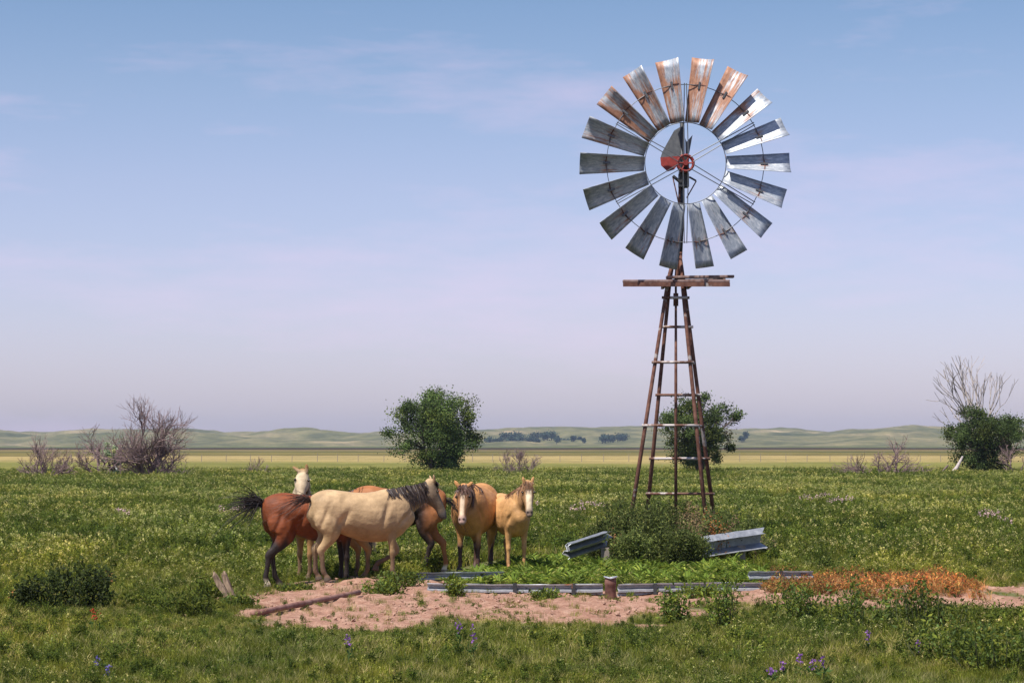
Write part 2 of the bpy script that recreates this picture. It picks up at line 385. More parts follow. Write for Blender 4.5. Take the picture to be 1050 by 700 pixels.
# ------------------------------------------------------------------ ground cover prototypes (kept out of the scene) and scattering
def proto_grass(nbl, h, spread, cols, w=.008, lean=.5):
    mb = MB()
    for i in range(nbl):
        a = random.uniform(0, 6.28); r = spread*math.sqrt(random.random()); x, y = r*math.cos(a), r*math.sin(a)
        hh = h*random.uniform(.5, 1.1); L = lean*hh*random.random(); b = random.uniform(0, 6.28)
        c = np.array(random.choice(cols))*random.uniform(.75, 1.25)
        pts = [(x, y, -.02), (x+L*.3*math.cos(b), y+L*.3*math.sin(b), hh*.55), (x+L*math.cos(b), y+L*math.sin(b), hh)]
        ribbon(mb, pts, w, c)
    return mb.obj('p', M['grass'], tint=True, link=False)
def proto_weed(nst, h, nl, ls, cols, spread=.12, aspect=.5, head=None, up=.5, stemc=(.09, .12, .04)):
    mb = MB()
    for i in range(nst):
        a = random.uniform(0, 6.28); r = spread*math.sqrt(random.random()); x, y = r*math.cos(a), r*math.sin(a)
        hh = h*random.uniform(.6, 1.1); b = random.uniform(0, 6.28); L = .2*hh
        tip = np.array([x+L*math.cos(b), y+L*math.sin(b), hh]); base = np.array([x, y, -.02])
        ribbon(mb, [base, (base+tip)/2, tip], .008, stemc)
        n = nl; t = np.sqrt(rng.random(n)); P = base+(tip-base)*t[:, None]+rng.normal(size=(n, 3))*.02
        ci = np.array(cols)[rng.integers(0, len(cols), n)]*rng.uniform(.75, 1.25, (n, 1))
        leafquads(mb, P, ls*rng.uniform(.6, 1.2, n)*(1.2-.5*t), ci, up, aspect)
        if head is not None and random.random() < .6:
            P = tip+rng.normal(size=(6, 3))*.015; leafquads(mb, P, np.full(6, .03), np.array(head)*rng.uniform(.8, 1.2, (6, 1)), 1, .7)
    return mb.obj('p', M['wleaf'], tint=True, link=False)
def proto_broad():
    mb = MB()
    for k in range(15):
        a = random.uniform(0, 6.28); L = random.uniform(.13, .27); e = random.uniform(.7, 1.35)
        r0 = random.uniform(0, .05); d = np.array([math.cos(a), math.sin(a), 0]); s = np.array([-d[1], d[0], 0])
        c = np.array(random.choice([(.21, .28, .04), (.29, .34, .055), (.14, .20, .03), (.32, .31, .09)]))*random.uniform(.8, 1.2)
        V = []
        for j in range(5):
            t = j/4; el = e-1.0*t; w = .042*math.sin(math.pi*(.12+.86*t))**.8
            if j == 0: p = d*r0
            else: p = p+L/4*(d*math.cos(el)+np.array([0, 0, math.sin(el)]))
            V += [p-s*w*.5+np.array([0, 0, .012]), p, p+s*w*.5+np.array([0, 0, .012])]
        Fc = []
        for j in range(4): Fc += [(3*j, 3*j+1, 3*j+4, 3*j+3), (3*j+1, 3*j+2, 3*j+5, 3*j+4)]
        mb.add(V, Fc, c)
    return mb.obj('p', M['leaf'], tint=True, smooth=False, link=False)

def scatter(name, proto, P, sc, label, cat, tilt=.15, hf=True):
    me = D.meshes.new(name); me.from_pydata(P.tolist(), [], [])
    n = len(P)
    if hf: sc = np.asarray(sc)*hfac(P)
    a = me.attributes.new('scl', 'FLOAT', 'POINT'); a.data.foreach_set('value', np.asarray(sc, np.float32))
    a = me.attributes.new('rot', 'FLOAT_VECTOR', 'POINT')
    r = np.stack([rng.normal(size=n)*tilt, rng.normal(size=n)*tilt, rng.random(n)*6.283], 1); a.data.foreach_set('vector', r.ravel().astype(np.float32))
    o = D.objects.new(name, me); COL.objects.link(o)
    ng = D.node_groups.new(name, 'GeometryNodeTree')
    ng.interface.new_socket('Geometry', in_out='INPUT', socket_type='NodeSocketGeometry'); ng.interface.new_socket('Geometry', in_out='OUTPUT', socket_type='NodeSocketGeometry')
    N = ng.nodes; Lk = ng.links.new
    gi = N.new('NodeGroupInput'); go = N.new('NodeGroupOutput'); oi = N.new('GeometryNodeObjectInfo'); oi.inputs['Object'].default_value = proto; oi.inputs['As Instance'].default_value = True
    ip = N.new('GeometryNodeInstanceOnPoints'); a1 = N.new('GeometryNodeInputNamedAttribute'); a1.data_type = 'FLOAT'; a1.inputs[0].default_value = 'scl'
    a2 = N.new('GeometryNodeInputNamedAttribute'); a2.data_type = 'FLOAT_VECTOR'; a2.inputs[0].default_value = 'rot'
    e2r = N.new('FunctionNodeEulerToRotation')
    mp = N.new('GeometryNodeMeshToPoints')
    Lk(gi.outputs[0], mp.inputs[0]); Lk(mp.outputs[0], ip.inputs['Points']); Lk(oi.outputs['Geometry'], ip.inputs['Instance']); Lk(a1.outputs[0], ip.inputs['Scale'])
    Lk(a2.outputs[0], e2r.inputs[0]); Lk(e2r.outputs[0], ip.inputs['Rotation']); Lk(ip.outputs[0], go.inputs[0])
    md = o.modifiers.new('scatter', 'NODES'); md.node_group = ng
    return tag(o, label, cat, None, 'stuff')

def sample(n_d, y0, y1, margin=.27):
    """random points, n_d(y) per square metre, over the seen wedge"""
    out = []
    y = y0
    while y < y1:
        dy = min(max(.5, y*.04), y1-y+1e-6); w = margin*(y+dy)+3.2
        n = int(n_d(y)*(1.7 if y < 35 else 1.15)*2*w*dy+random.random())
        out.append(np.stack([rng.uniform(-w, w, n), rng.uniform(y, y+dy, n)], 1)); y += dy
    return np.concatenate(out)
TANK = [GP(430,602), GP(500,603), GP(783,603), GP(800,592), GP(780,578), GP(500,575), GP(425,590)]
def place(P, keep=None, dirt_keep=.05, tank=True):
    x, y = P[:, 0], P[:, 1]; dm = dirtmask(x, y)
    k = rng.random(len(P)) > np.clip(dm*1.4, 0, 1-dirt_keep)
    if tank: k &= ~(sdist(x, y, TANK) > 0)
    if keep is not None: k &= rng.random(len(P)) < keep(x, y)
    x, y = x[k], y[k]; return np.stack([x, y, gz(x, y)], 1)
def hfac(P):
    x, y = P[:, 0], P[:, 1]; f = .58+.42*sst(34.5, 38, y)
    d = sdist(x, y, POLY); front = sst(-3.0, -.6, d)*(y < 31); f = f*(1-.5*front)
    f = f*(1+.75*sst(4.2, 6.2, x-.0*y)*(y < 28)); f = f*(1-.3*sst(22.5, 20, y)); f = f*(1-.6*sst(5.0, 5.8, x)*(y < 31.2)*(y > 25.5))
    return np.where(d > -.1, np.minimum(f, .33), f)
GR = [(.19, .21, .03), (.27, .27, .045), (.14, .17, .024)]; TAN = [(.50, .42, .20), (.43, .37, .15), (.34, .31, .10)]
DK = [(.10, .135, .02), (.15, .185, .028), (.065, .095, .018)]; LT = [(.25, .275, .045), (.34, .34, .07), (.19, .22, .03)]
pg1 = proto_grass(34, .20, .16, GR, .009); pg2 = proto_grass(30, .22, .15, TAN+GR[:1], .007, .8); pg3 = proto_grass(40, .13, .2, GR+TAN[2:], .009)
pw1 = proto_weed(7, .30, 22, .065, DK, .14); pw2 = proto_weed(6, .32, 20, .06, LT, .14, head=(.52, .50, .18)); pw3 = proto_weed(9, .14, 14, .055, DK+LT[:1], .2, .7)
pw4 = proto_weed(5, .36, 24, .05, DK+GR[:1], .12, .35, head=(.48, .44, .18))
pb = proto_broad()
pd1 = proto_weed(6, .22, 22, .075, [(.50, .17, .055), (.60, .28, .09), (.30, .10, .05), (.14, .07, .04), (.56, .38, .13), (.16, .19, .05)], .14, .35, stemc=(.3, .15, .08), up=.2)
pd2 = proto_grass(26, .2, .14, [(.50, .25, .10), (.42, .17, .07), (.55, .36, .17)], .009, 1.)
def dens(a, b=1.): return lambda y: a*min(1., 30/y)**b
patch = lambda s, f, lo, hi: (lambda x, y: sst(lo, hi, fbm(x*f, y*f*.5, s, 3)))
P = place(sample(dens(34, .9), 15, 80), lambda x, y: .35+.65*sst(.35, .6, fbm(x*.8, y*.5, 61))); scatter('meadow_grass', pg1, P, rng.uniform(.7, 1.25, len(P))*(1+.003*P[:, 1]), 'green grass blades covering the meadow', 'grass')
P = place(sample(dens(26, 1.1), 15, 60), lambda x, y: .08+.35*(y < 27)+.9*sst(.45, .65, fbm(x*.6+9, y*.35, 62))*(1-.6*sst(33, 36, y)), .08); scatter('dry_meadow_grass', pg2, P, rng.uniform(.7, 1.3, len(P)), 'tan seeding grass mixed through the near meadow', 'grass')
P = place(sample(dens(26, .9), 15, 150), None, .05); scatter('short_grass', pg3, P, rng.uniform(.7, 1.3, len(P))*(1+.006*P[:, 1]), 'short olive green grass under the taller plants', 'grass')
P = place(sample(dens(22, .75), 15, 152), lambda x, y: .15+.85*sst(.42, .6, fbm(x*.45+4, y*.3, 63))*(.35+.65*sst(34, 37, y))+.5*sst(4, 6, x)*(y < 27), .01); scatter('leafy_meadow_weeds', pw1, P, rng.uniform(.6, 1.15, len(P))*(1+.003*P[:, 1]), 'dark green leafy weeds filling the meadow', 'weeds')
P = place(sample(dens(18, .7), 15, 152), lambda x, y: .05+.95*sst(.45, .62, fbm(x*.35+7, y*.2, 64))*sst(33, 37, y), .01); scatter('pale_meadow_weeds', pw2, P, rng.uniform(.6, 1.1, len(P))*(1+.003*P[:, 1]), 'light green seeding weeds across the meadow', 'weeds')
P = place(sample(dens(26, .9), 15, 60), lambda x, y: .2+.8*sst(.45, .6, fbm(x*.9+2, y*.6, 65)), .11); scatter('low_ground_leaves', pw3, P, rng.uniform(.7, 1.3, len(P)), 'low broad green leaves close to the ground', 'weeds')
P = place(sample(dens(10, .7), 15, 152), lambda x, y: .1+.9*sst(.5, .62, fbm(x*.5+3, y*.3, 66)), .01); scatter('tall_meadow_weeds', pw4, P, rng.uniform(.6, 1.15, len(P))*(1+.003*P[:, 1]), 'taller narrow leaved weeds with pale tips in the meadow', 'weeds')
# broad leaved plants inside the rails
BL = [(x*1., y*1.) for x, y in (GP(455,600), GP(500,601.5), GP(640,601.5), GP(778,600.5), GP(790,590), GP(760,577), GP(600,574), GP(520,578), GP(500,590))]
P = sample(lambda y: 52, 30, 41); P = P[sdist(P[:, 0], P[:, 1], BL) > 0]; P = P[rng.random(len(P)) < np.where(P[:, 0] < 0, .45, 1)]
P = np.stack([P[:, 0], P[:, 1], gz(P[:, 0], P[:, 1])], 1); scatter('broad_leaved_plants', pb, P, rng.uniform(.45, 1.15, len(P))*(.6+.6*vn(P[:, 0]*2, P[:, 1]*2, 3)), 'bright green broad leaved plants filling the ring behind the low rail', 'plants', .2, False)
# orange dying weeds on the right
OR = [GP(*p) for p in ((770,604),(800,592),(835,588),(900,587),(960,592),(1000,606),(1012,616),(960,622),(880,617),(800,612))]
for nm, pr_, dn, lb in (('dead_orange_weeds', pd1, 44, 'orange brown dying weeds heaped on the dirt at right'), ('dead_orange_grass', pd2, 22, 'dried orange grass among the dying weeds at right')):
    P = sample(lambda y: dn, 26, 37); q = sdist(P[:, 0], P[:, 1], OR)+(fbm(P[:, 0]*1.5, P[:, 1]*1.5, 71)-.5)*1.4
    P = P[(q > 0) & (rng.random(len(P)) < .12+.88*sst(.42, .56, fbm(P[:, 0]*1.6, P[:, 1]*1.1, 72)))]; P = np.stack([P[:, 0], P[:, 1], gz(P[:, 0], P[:, 1])], 1); scatter(nm, pr_, P, rng.uniform(.25, .8, len(P)), lb, 'weeds', .35, False)
# pebbles and clods on the dirt
mb = MB(); 
for k in range(8):
    V = rng.normal(size=3)*.0
V = []
u_ = np.array([(math.cos(a)*math.cos(b), math.sin(a)*math.cos(b), .6*math.sin(b)) for b in (-.9, 0, .9) for a in np.linspace(0, 6.28, 6)[:-1]]); u_ *= rng.uniform(.7, 1.2, (15, 1))
mb.add(u_*.02, [(r*5+k, r*5+(k+1) % 5, (r+1)*5+(k+1) % 5, (r+1)*5+k) for r in range(2) for k in range(5)]+[(4, 3, 2, 1, 0), (10, 11, 12, 13, 14)])
pc = mb.obj('p', simple('dirt_clod', (.36, .22, .16), .95, .05), link=False)
P = sample(lambda y: 22, 24, 36); P = P[rng.random(len(P)) < sst(.35, .65, fbm(P[:, 0]*1.5, P[:, 1]*1.5, 91))]; P = P[dirtmask(P[:, 0], P[:, 1]) > .5]; P = np.stack([P[:, 0], P[:, 1], gz(P[:, 0], P[:, 1])+.005], 1)
scatter('dirt_clods', pc, P, .4+1.7*rng.random(len(P))**3, 'small clods and pebbles on the bare dirt', 'clods', .5, False)

# ------------------------------------------------------------------ TREES
def leafy_tree(name, px, py_base, w_px, top_py, label, seed, Y=None, dens_=1., base=(.072, .108, .027), shape=(1, 1), trunk_h=.09, lean=0, bare=.0, group=None):
    random.seed(seed); Y = Y or GY(py_base); x = (px-CX)*Y/F; h = (py_base-top_py)*Y/F; w = w_px*Y/F
    r = empty(name, (x, Y, G(x, Y)), 0, label, 'tree', group)
    lr = np.random.default_rng(seed); tr = MB(); cr = MB()
    nb = int(84*dens_); centres = []
    for k in range(nb):
        for _ in range(30):
            u = np.array([random.uniform(-1, 1), random.uniform(-1, 1), random.uniform(-1, 1)])
            if .25 < np.linalg.norm(u) < 1: break
        ang = math.atan2(u[2], u[0]); bul = 1+.16*math.sin(3*ang+seed)+.10*math.sin(7*ang+2*seed)
        u = u*bul/(1+.0); z = h*(.52+.46*u[2]*shape[1]); 
        taper = 1.0-.3*max(0, (z/h-.6))-1.6*max(0, .24-z/h)
        centres.append(np.array([u[0]*w*.44*taper+lean*z, u[1]*w*.40*taper, max(z, h*trunk_h*1.6)]))
    # limbs
    stems = [np.array([random.uniform(-.12, .12)*w, random.uniform(-.1, .1)*w, h*random.uniform(.25, .4)]) for _ in range(6)]
    for st in stems:
        pipe(tr, [(st[0]*.15, st[1]*.15, -.1), (st[0]*.5, st[1]*.5, st[2]*.5), st], [h*.032, h*.022, h*.013], 6)
    for c in centres:
        st = min(stems, key=lambda q: np.linalg.norm(q-c)); mid = (st+c)/2+lr.normal(size=3)*w*.03
        pipe(tr, [st*.9, mid, c], [h*.009, h*.005, .008], 4, caps=False)
    for k, c in enumerate(centres):
        n = int(lr.integers(220, 340)); sg = w*lr.uniform(.028, .060)
        P = c+lr.normal(size=(n, 3))*np.array([sg, sg, sg*.8]); P = P[P[:, 2] > h*trunk_h]
        tone = lr.uniform(.5, 1.6); cc = np.array(base)*tone*lr.uniform(.75, 1.3, (len(P), 1))
        if random.random() < .25: cc = cc*np.array([1.5, 1.25, 1.0])
        leafquads(cr, P, lr.uniform(.09, .17, len(P))*(h/5.6)**.5, cc, .1, .6)
        # leafy shoots poking out of the outline
        if k % 2 == 0:
            d = c-np.array([0, 0, h*.45]); d /= np.linalg.norm(d); q = c+d*w*lr.uniform(.02, .09)
            t = lr.random(30)[:, None]; P = c+(q-c)*t+lr.normal(size=(30, 3))*.06
            leafquads(cr, P, lr.uniform(.07, .14, 30), np.array(base)*1.15*lr.uniform(.8, 1.3, (30, 1)), .5, .5)
    tr.obj('trunk', M['bark'], r, smooth=True); cr.obj('crown', M['tleaf'], r, tint=True)
    if bare:
        bb = MB(); lrr = random.Random(seed)
        for k in range(int(bare)):
            a = lrr.uniform(-.6, .6); grow(bb, np.array([lrr.uniform(-.1, .1)*w, -.1, h*.3]), np.array([math.sin(a), lrr.uniform(-.3, .3), math.cos(a)]), h*.62, .02, 3, lrr)
        bb.obj('bare_branch', M['deadwood'], r)
    return r
def grow(mb, p, d, L, r, depth, R, spread=.55, nk=3, zpull=.1, minr=.006):
    d = d/np.linalg.norm(d); q = p; pts = [p]; rr = [r]
    n = 3
    dd = d.copy()
    for i in range(n):
        dd = dd+np.array([R.gauss(0, .13), R.gauss(0, .13), R.gauss(0, .10)+zpull*.3]); dd /= np.linalg.norm(dd)
        q = q+dd*L*.45/n*(1 if depth > 1 else 1.3); pts.append(q); rr.append(max(minr*.7, r*(1-.38*(i+1)/n)))
    pipe(mb, pts, rr, 6 if r > .03 else 4 if r > .012 else 3, caps=False)
    if depth <= 0: return
    k = nk+(1 if R.random() < .5 else 0)
    for i in range(k):
        s = pts[-1] if i < 2 else pts[R.choice([1, 2])]
        nd = dd+np.array([R.gauss(0, spread), R.gauss(0, spread), R.gauss(0, spread*.8)+zpull]); nd /= np.linalg.norm(nd)
        grow(mb, s, nd, L*R.uniform(.6, .8), max(minr, r*R.uniform(.5, .68)), depth-1, R, spread, nk, zpull, minr)
def bare_tree(name, px, py, h_px, stems, label, seed, mat='deadwood', w=1., L=None, depth=5, r0=.06, Y=None, spread=.5, zpull=.12, group=None, cat='dead tree', minr=.0095, nk=3):
    R = random.Random(seed); Y = Y or GY(py); x = (px-CX)*Y/F; h = h_px*Y/F
    r = empty(name, (x, Y, G(x, Y)), 0, label, cat, group); mb = MB()
    for (ang, ln) in stems:
        d = np.array([math.sin(ang), R.uniform(-.4, .4), math.cos(ang)]); base = np.array([math.sin(ang)*.25*w, R.uniform(-.15, .15), -.05])
        grow(mb, base, d, h*ln*.85, r0*R.uniform(.8, 1.1), depth, R, spread, nk, zpull, minr)
    mb.obj('trunk', M[mat], r); return r
leafy_tree('round_tree', 445, 488, 110, 399, 'large round dense green tree standing in the meadow behind the horses', 11, bare=2, dens_=1.35)
leafy_tree('green_bush_tree', 717, 489, 88, 402, 'dark green bushy tree standing right behind the windmill tower', 12, dens_=1.1, base=(.07, .10, .028), bare=2)
leafy_tree('green_bush_tree', 1012, 489, 96, 415, 'dense dark green tree on the right edge with bleached branches above it', 13, dens_=1.15, base=(.065, .095, .026), lean=0)
leafy_tree('small_sage_tree', 114, 489, 27, 444, 'small greyish sage green bush between the two bare trees on the left', 14, Y=128, dens_=.22, base=(.22, .26, .15))
bare_tree('dead_tree', 152, 493, 84, [(-.35, .55), (-.12, 1.0), (.1, .95), (.35, .75), (.6, .6), (.85, .55), (-.6, .4), (.2, .6)], 'tallest dead tree on the left, a wide bare crown of purplish grey twigs', 21, r0=.085, depth=5)
bare_tree('dead_tree', 106, 492, 62, [(-.5, .9), (-.2, .75), (-.8, .6), (.15, .8)], 'thin dead tree leaning left beside the sage green bush', 22, r0=.07, depth=4)
bare_tree('dead_shrub', 45, 493, 54, [(-1., .6), (-.5, .7), (0, .9), (.4, .7), (.8, .7), (1.2, .6), (-.2, .6)], 'low dead shrub of bare stems nearest the left edge', 23, r0=.05, depth=4, cat='dead shrub')
bare_tree('dead_shrub', 528, 492, 38, [(-.4, .8), (0, .9), (.4, .8), (.9, .8)], 'small bare twiggy shrub behind the two light horses', 24, mat='deadwood', r0=.035, depth=4, cat='dead shrub')
bare_tree('dead_shrub', 262, 491, 24, [(-1., .7), (-.4, .8), (.3, 1.), (.6, .8)], 'tiny grey bare shrub in the meadow above the bay horse', 25, mat='deadwood', r0=.02, depth=3, cat='dead shrub')
bare_tree('fallen_dead_tree', 902, 491, 48, [(-1.35, 1.0), (-.9, .8), (.55, 1.0), (1.0, .8), (1.35, 1.1), (.1, .6), (-1.2, .7), (1.3, .8)], 'fallen dead tree of tangled bare branches left of the right edge tree', 26, r0=.07, depth=4, zpull=.02)
bare_tree('bleached_dead_tree', 1006, 489, 112, [(-.14, 1.), (.03, 1.08), (.17, .98), (-.28, .8)], 'tall bleached dead tree rising out of the dark green tree on the right edge', 27, mat='palewood', r0=.12, depth=4, Y=142, spread=.26, minr=.018, nk=2)
bare_tree('dead_shrub', 1045, 489, 46, [(-.6, .8), (0, .9), (.5, .8)], 'reddish bare shrub beside the right edge tree at the frame edge', 28, r0=.05, depth=4, cat='dead shrub', Y=138)
mb = MB(); a = PX(972, 490, 137.5); b = PX(987, 468, 139); pipe(mb, [np.array(a)-np.array(a), np.array(b-a)*.5+np.array([.1, 0, 0]), np.array(b-a)], [.14, .11, .06], 8)
r = mb.obj('fallen_log', M['palewood'], smooth=True); r.location = a; tag(r, 'short pale broken log leaning against the right edge tree', 'log')
mb = MB(); a = PX(960, 490, 137); b = PX(972, 477, 139); pipe(mb, [(0, 0, 0), np.array(b-a)], [.07, .05], 6); r = mb.obj('fallen_log', M['deadwood'], smooth=True); r.location = a; tag(r, 'thin dark broken branch leaning left of the pale log', 'log')
mb = MB(); p = PX(118.5, 491, 132); box(mb, (0, 0, .5), .18, .12, 1.1); box(mb, (0, 0, 1.07), .21, .15, .04)
r = mb.obj('marker_post', M['white']); r.location = (p.x, 132, G(p.x, 132)); tag(r, 'short white post standing at the foot of the left bare trees', 'post')

# wire fence far behind
fr = empty('wire_fence', (-30, 262, 0), 0, 'long low wire fence with thin posts in front of the tan far field', 'fence')
for k in range(58):
    mb = MB(); hh = .85+random.uniform(-.12, .12); t = random.uniform(-.03, .03); pipe(mb, [(0, 0, -.1), (t, 0, hh)], [.035, .03], 6); o = mb.obj('fence_post', M['postwood'], fr); o.location = (-22+k*2.5+random.uniform(-.25, .25), 0, 0)
for zz in (.35, .6, .85):
    mb = MB(); pipe(mb, [(-22, -.05, zz), (121, -.05, zz)], .006, 4); mb.obj('fence_wire', M['darkiron'], fr)

# ------------------------------------------------------------------ WINDMILL
WY = 46.0; CXM = (693-CX)*WY/F; g0 = G(CXM, WY)
mill = empty('windmill', (CXM, WY, g0), 0, 'tall rusty windmill with a galvanised wheel of eighteen blades on a four legged pipe tower', 'windmill')
yaw = math.radians(11)
def hs(z): return .80-z*.65/5.2
def legp(sx, sy, z):
    h = hs(z); x, y = sx*h*.93-(.13*(1-z/5.2) if sx < 0 and sy < 0 else 0), sy*h; return np.array([x*math.cos(yaw)-y*-math.sin(yaw)*1., y*math.cos(yaw)+0*x, z-g0])
for sx in (-1, 1):
    for sy in (-1, 1):
        mb = MB(); pipe(mb, [legp(sx, sy, -.05), legp(sx, sy, 2.6), legp(sx, sy, 5.2), (.03+sx*.05, sy*.05, 5.75)], [.043, .040, .036, .034], 10); mb.obj('tower_leg', M['rust'], mill, smooth=True)
for sy, zs in ((-1, (2.36, 3.59, 4.86)), (1, (1.01, 1.71, 2.97, 4.31, 4.88))):
    for z in zs:
        mb = MB(); a = legp(-1, sy, z); b = legp(1, sy, z); e = (b-a)/np.linalg.norm(b-a)*.07; off = np.array([0, -.045, 0]); pipe(mb, [a-e+off, b+e+off], .027, 8); mb.obj('girt', M['girt'], mill, smooth=True)
for z in (2.36, 3.59, 1.71, 2.97):
    for sx in (1,):
        mb = MB(); a = legp(sx, -1, z); b = legp(sx, 1, z); pipe(mb, [a, b], .02, 8); mb.obj('girt', M['girt'], mill, smooth=True)
mb = MB(); pipe(mb, [(0, 0, -.02-g0), (0, 0, 3.2), (.0, 0, 5.2)], [.032, .03, .022], 8); pipe(mb, [(0, 0, 4.7), (0, 0, 4.95)], [.05, .05], 8); mb.obj('pump_rod', M['rust'], mill, smooth=True)
mb = MB(); pipe(mb, [(.03, 0, 5.1), (.12, .0, 6.6), (.125, 0, 8.3)], [.07, .055, .045], 10); mb.obj('mast', M['darkiron'], mill, smooth=True)
mb = MB(); pipe(mb, [(.02, -.08, 5.2), (.07, -.09, 7.1)], [.03, .022], 8); mb.obj('mast_brace', M['rust'], mill)
# platform planks
for k, (x0, x1, y_, z_, tt) in enumerate(((-1.06, 1.02, -.36, 5.17, .0), (-.98, .98, .1, 5.21, .02), (-.2, 1.13, -.12, 5.27, .012))):
    mb = MB(); R = np.array([[math.cos(tt), 0, -math.sin(tt)], [0, 1, 0], [math.sin(tt), 0, math.cos(tt)]])
    box(mb, ((x0+x1)/2, y_, z_-g0), x1-x0, .19, .05, R); o = mb.obj('platform_plank', M['plank'], mill); m = o.modifiers.new('b', 'BEVEL'); m.width = .008
mb = MB()
for y_ in (-.46,): box(mb, (-.02, y_, 5.10-g0), 2.08, .04, .08)
mb.obj('platform_beam', M['rust'], mill)
mb = MB(); box(mb, (-.25, -.1, 5.09-g0), .05, .75, .07); mb.obj('platform_beam', M['rust'], mill); mb = MB(); box(mb, (.25, -.1, 5.09-g0), .05, .75, .07); mb.obj('platform_beam', M['rust'], mill)
# wheel
HUB = np.array([(700.5-693)*WY/F, -.62, 2+(HY-167.5)*45.4/F-g0])
def ring(mb, r, t, n=72, y=0, seg=6):
    pts = [(r*math.sin(a), y, r*math.cos(a)) for a in np.linspace(0, 2*math.pi, n+1)]; pipe(mb, pts, t, seg, caps=False)
mb = MB(); ring(mb, .79, .009, y=.0); ring(mb, 1.53, .008, y=.03)
for k in range(18):
    a = math.radians(10+20*k); box(mb, (1.53*math.sin(a), .03, 1.53*math.cos(a)), .035, .09, .14, np.array([[math.cos(a), 0, math.sin(a)], [0, 1, 0], [-math.sin(a), 0, math.cos(a)]]))
wheel = mb.obj('wheel', M['spoke'], mill); wheel.location = HUB; wheel.rotation_euler = (0, 0, math.radians(2))
mb = MB(); ring(mb, .155, .024, 28, -.03, 8); ring(mb, .155, .02, 28, .1, 8)
for k in range(6):
    a = math.radians(30+60*k); pipe(mb, [(0, -.01, 0), (.155*math.sin(a), -.03, .155*math.cos(a))], .017, 6)
pipe(mb, [(0, -.08, 0), (0, .2, 0)], [.05, .06], 12); mb.obj('hub', M['red'], wheel)
for k in range(6):
    a = math.radians(60*k); c, s_ = math.cos(a), math.sin(a)
    for w in (-1, 1):
        mb = MB(); pipe(mb, [(.14*s_+w*.05*c, -.05, .14*c-w*.05*s_), (1.55*s_+w*.022*c, .0+.02*w, 1.55*c-w*.022*s_)], .0095, 5); mb.obj('wheel_spoke', M['spoke'], wheel)
pit = math.radians(33)
def blade(k):
    a = math.radians(10+20*k); rad = np.array([math.sin(a), 0, math.cos(a)]); t = np.array([-math.cos(a), 0, math.sin(a)])   # t: counter-clockwise seen from the camera
    # seen from -Y the x axis runs right, so counter-clockwise at the top is -x
    cam = np.array([0, -1, 0]); nrm = math.cos(pit)*cam+math.sin(pit)*t; ch = math.cos(pit)*t-math.sin(pit)*cam
    V = []; U = []; n1, n2 = 8, 8; th = .003; R = random.Random(k+5)
    bend = R.uniform(-.02, .03); r1 = 2.05+R.uniform(-.03, .02)
    for s in (1, -1):
        for i in range(n1+1):
            f = i/n1; r = .80+(r1-.80)*f; w = .155+.085*f
            for j in range(n2+1):
                g = j/n2*2-1; V.append(rad*r+ch*w*g+nrm*(-.055*(1-g*g)*(.6+.6*f)+s*th+bend*f*f*g+.03)); U.append((f, g*.5, 0))
    N = (n1+1)*(n2+1); Fc = []
    for i in range(n1):
        for j in range(n2):
            q = i*(n2+1)+j; Fc += [(q, q+1, q+n2+2, q+n2+1), (N+q, N+q+n2+1, N+q+n2+2, N+q+1)]
    bd = [i*(n2+1) for i in range(n1+1)]+[n1*(n2+1)+j for j in range(1, n2+1)]+[i*(n2+1)+n2 for i in range(n1-1, -1, -1)]+[j for j in range(n2-1, 0, -1)]
    for i in range(len(bd)): p, q = bd[i], bd[(i+1) % len(bd)]; Fc.append((p, q, N+q, N+p))
    mb = MB(); mb.add(V, Fc); o = mb.obj('blade', M['blade'], wheel, smooth=False); me = o.data
    at = me.attributes.new('uvw', 'FLOAT_VECTOR', 'POINT'); at.data.foreach_set('vector', np.array(U, np.float32).ravel())
    amt = {0: .13, 1: .12, 2: .02, 3: -.04, 14: .03, 15: .10, 16: .08, 17: .09}.get(k, -.04 if k < 5 else -.02)
    U = np.array(U); v = amt+.12*np.exp(-((U[:, 0]-.58)/.10)**2)+(.16 if k in (0, 1, 2, 15, 16, 17) else .04)*sst(.05, .5, U[:, 1])
    at = me.attributes.new('rust', 'FLOAT', 'POINT'); at.data.foreach_set('value', v.astype(np.float32))
    me.polygons.foreach_set('use_smooth', [i < 2*n1*n2 for i in range(len(me.polygons))])
    # riveted tab where the outer ring meets the blade
    tb = MB(); r = 1.53
    box(tb, rad*r+nrm*.015+ch*.02, .02, .02, .02); 
    pts = [rad*(r-.0)+ch*(-.17)+nrm*.005, rad*(r+.02)+nrm*-.025, rad*(r-.01)+ch*.17+nrm*.01]; pipe(tb, pts, .013, 5); tb.obj('blade_bracket', M['rustpost'], o)
for k in range(18): blade(k)
# gearbox, tail
mb = MB(); hx, hy, hzz = HUB
box(mb, (hx, hy+.45, hzz), .17, .5, .30); box(mb, (hx+.0, hy+.5, hzz-.28), .2, .22, .28); pipe(mb, [(hx, hy+.1, hzz), (hx, hy+.6, hzz)], .07, 10)
pipe(mb, [(hx-.22, hy+.4, hzz-.2), (hx-.05, hy+.4, hzz-.34)], .035, 6); pipe(mb, [(hx+.1, hy+.4, hzz-.22), (hx+.24, hy+.4, hzz-.3)], .022, 6)
o = mb.obj('gearbox', M['darkiron'], mill); m = o.modifiers.new('b', 'BEVEL'); m.width = .015
mb = MB(); pipe(mb, [(hx-.22, hy+.4, hzz-.22), (hx-.13, hy+.4, hzz-.62), (hx-.05, hy+.5, hzz-.95)], .013, 5); mb.obj('furl_linkage', M['rustpost'], mill)
mb = MB(); pipe(mb, [(hx+.24, hy+.4, hzz-.3), (hx+.06, hy+.5, hzz-.62)], .013, 5); mb.obj('furl_linkage', M['rustpost'], mill)
